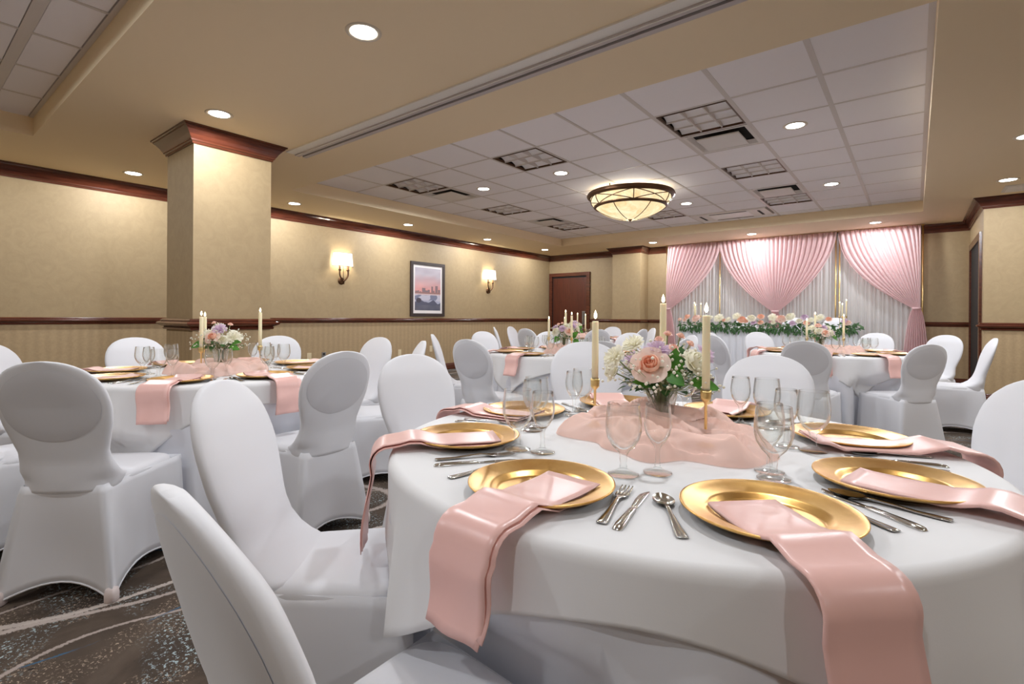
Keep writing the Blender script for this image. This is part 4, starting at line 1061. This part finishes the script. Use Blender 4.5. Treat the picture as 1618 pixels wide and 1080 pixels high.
white_panel(-1.44, .06, 'white sheer panel behind the right pink drape', 2.2)
t = thing('drape_stand', 'thin gold pipe and uprights carrying the pink drapes', 'stand', (0, 11.12, 0))
ob('crossbar', B().tube([(-4.42, 0, 2.738), (.12, 0, 2.738)], .010).me('crossbar', M['brass']), t)
for x in (-4.40, -1.16, -1.10, .10, -3.24): 
    ob('upright', B().tube([(x, .02, 0), (x, .02, 2.735)], .012).me('upright', M['brass']), t)
    ob('foot_plate', B().box(x-.1, x+.1, -.02, .08, 0, .006).me('foot_plate', M['bronze'], False), t)

# ------------------------------------------------------------------ head table on its riser
HX0, HX1, HY0, HY1, HZ = -3.60, -.74, 9.90, 10.42, .945
thing('stage_riser', 'low black riser under the head table', 'platform', (0, 0, 0), 0, None, B().box(HX0-.1, HX1+.1, HY0+.06, 10.96, 0, .2).me('stage_riser', M['riser'], False))
t = thing('head_table', 'long head table in pleated white skirting before the drapes', 'table', (0, 0, 0))
ob('tabletop_cloth', B().box(HX0, HX1, HY0, HY1, HZ-.03, HZ).me('tabletop_cloth', M['linen'], False), t)
def sk(u, v):
    L = HX1-HX0; tot = L+2*.5; s = u*tot
    if s < .5: x, y, nx, ny = HX0, HY1-s, -1, 0
    elif s < .5+L: x, y, nx, ny = HX0+(s-.5), HY0, 0, -1
    else: x, y, nx, ny = HX1, HY0+(s-.5-L), 1, 0
    am = .022*sin(s*2*pi/.115+1.4*sin(s*3))*min(1, .35+v)
    return (x+nx*(am+.004+.02*v), y+ny*(am+.004+.02*v), HZ-.004-(HZ-.015)*v)
b = B(); b.grid(sk, 380, 8); ob('pleated_skirt', b.me('pleated_skirt', M['linen2']), t)
ob('table_leg', B().box(HX0+.1, HX0+.14, HY0+.1, HY0+.14, .2, HZ-.03).me('table_leg', M['riser'], False), t)
ob('table_leg', B().box(HX1-.14, HX1-.1, HY0+.1, HY0+.14, .2, HZ-.03).me('table_leg', M['riser'], False), t)
for k, (x, w) in enumerate(((-2.62, 'behind the garland, left of the centre knot'), (-1.78, 'behind the garland, right of the centre knot'), (-1.12, 'behind the garland beside the right candle cluster'))):
    place_chair((x, 10.78), (x, 9.0), 'white covered chair at the head table, ' + w, 1.0, .2)
# garland
g = thing('flower_garland', 'long garland of green leaves and pale roses along the head table', 'garland', (0, HY0, HZ))
rd = random.Random(5); lb = B(); cnt = 0
for k in range(330):
    x = rd.uniform(HX0-.06, HX1+.08); a = rd.uniform(-1.0, 1.0); f = rd.random()
    drp = rd.uniform(-.75, .1) if f < .55 else rd.uniform(0, .7)
    p = (x, rd.uniform(-.04, .09), rd.uniform(.0, .10))
    leaf_mesh(lb, p, (a, -.7 if f < .75 else .4, drp), (0, -.5, .8), rd.uniform(.07, .13), rd.uniform(.016, .028))
for k in range(60):
    x = HX0+(HX1-HX0)*(k+rd.random())/60; L = rd.uniform(.04, .13)
    for q in range(4):
        leaf_mesh(lb, (x+rd.uniform(-.03, .03), -.045-rd.uniform(0, .02), .02-L*q/4), (rd.uniform(-.7, .7), -.3, -1), (0, -1, .3), rd.uniform(.06, .09), rd.uniform(.012, .02))
ob('leaves', lb.me('leaves', M['leafd']), g)['kind'] = 'stuff'
FLW = [(1076, 506, 'pb', .045), (1083, 507, 'pb', .04), (1088, 502, 'pp', .06), (1102, 505, 'pb', .085), (1124, 503, 'pw', .05), (1137, 504, 'pw', .085), (1145, 507, 'pp', .04), (1152, 506, 'pw', .05), (1165, 501, 'pw', .07), (1173, 507, 'pp', .08), (1180, 509, 'pp', .045), (1188, 505, 'pw', .08), (1192, 511, 'pl', .05), (1203, 502, 'pp', .06), (1203, 511, 'pp', .05), (1222, 503, 'pw', .075), (1223, 511, 'pw', .04), (1235, 506, 'pb', .085), (1250, 503, 'pw', .085), (1253, 512, 'pl', .05), (1264, 509, 'pw', .055), (1272, 503, 'pl', .06), (1275, 512, 'pp', .055), (1282, 507, 'pw', .05), (1296, 504, 'pw', .07), (1310, 506, 'pp', .05), (1335, 509, 'pl', .05), (1340, 512, 'pb', .055)]
for (xx, yy, m, R) in FLW:
    k = (xx-809)/FPX; dx, dy = fw.x+rt0.x*k, fw.y+rt0.y*k; d = (HY0-.01)/dy; x = dx*d; z = CAMH-(yy-500.2-.0067*(xx-809))*d/FPX
    st = 'ruffle' if m in ('pw', 'pl') and rd.random() < .5 else 'rose'
    name = {'pw': 'white_rose', 'pb': 'blush_rose', 'pp': 'peach_rose', 'pl': 'lilac_rose'}[m]
    ob(name, bloom(st, (m,), R*1.15, 1, name), g, (x, -.055, z-HZ+.012), rot=aim((rd.uniform(-.3, .3), -.8, .75)))
for (x, y, h, w) in ((-3.42, 10.10, .26, 'leftmost of three at the left end'), (-3.37, 10.02, .22, 'short one at the left end'), (-3.30, 10.12, .24, 'rightmost of three at the left end'), (-.99, 10.08, .24, 'left one at the right end'), (-.945, 10.0, .21, 'short middle one at the right end'), (-.90, 10.12, .28, 'tallest one at the right end')):
    candlestick(x, y, HZ, h, 'slim ivory taper on the head table, ' + w, holder_tall, .2, 'tapers on the head table')
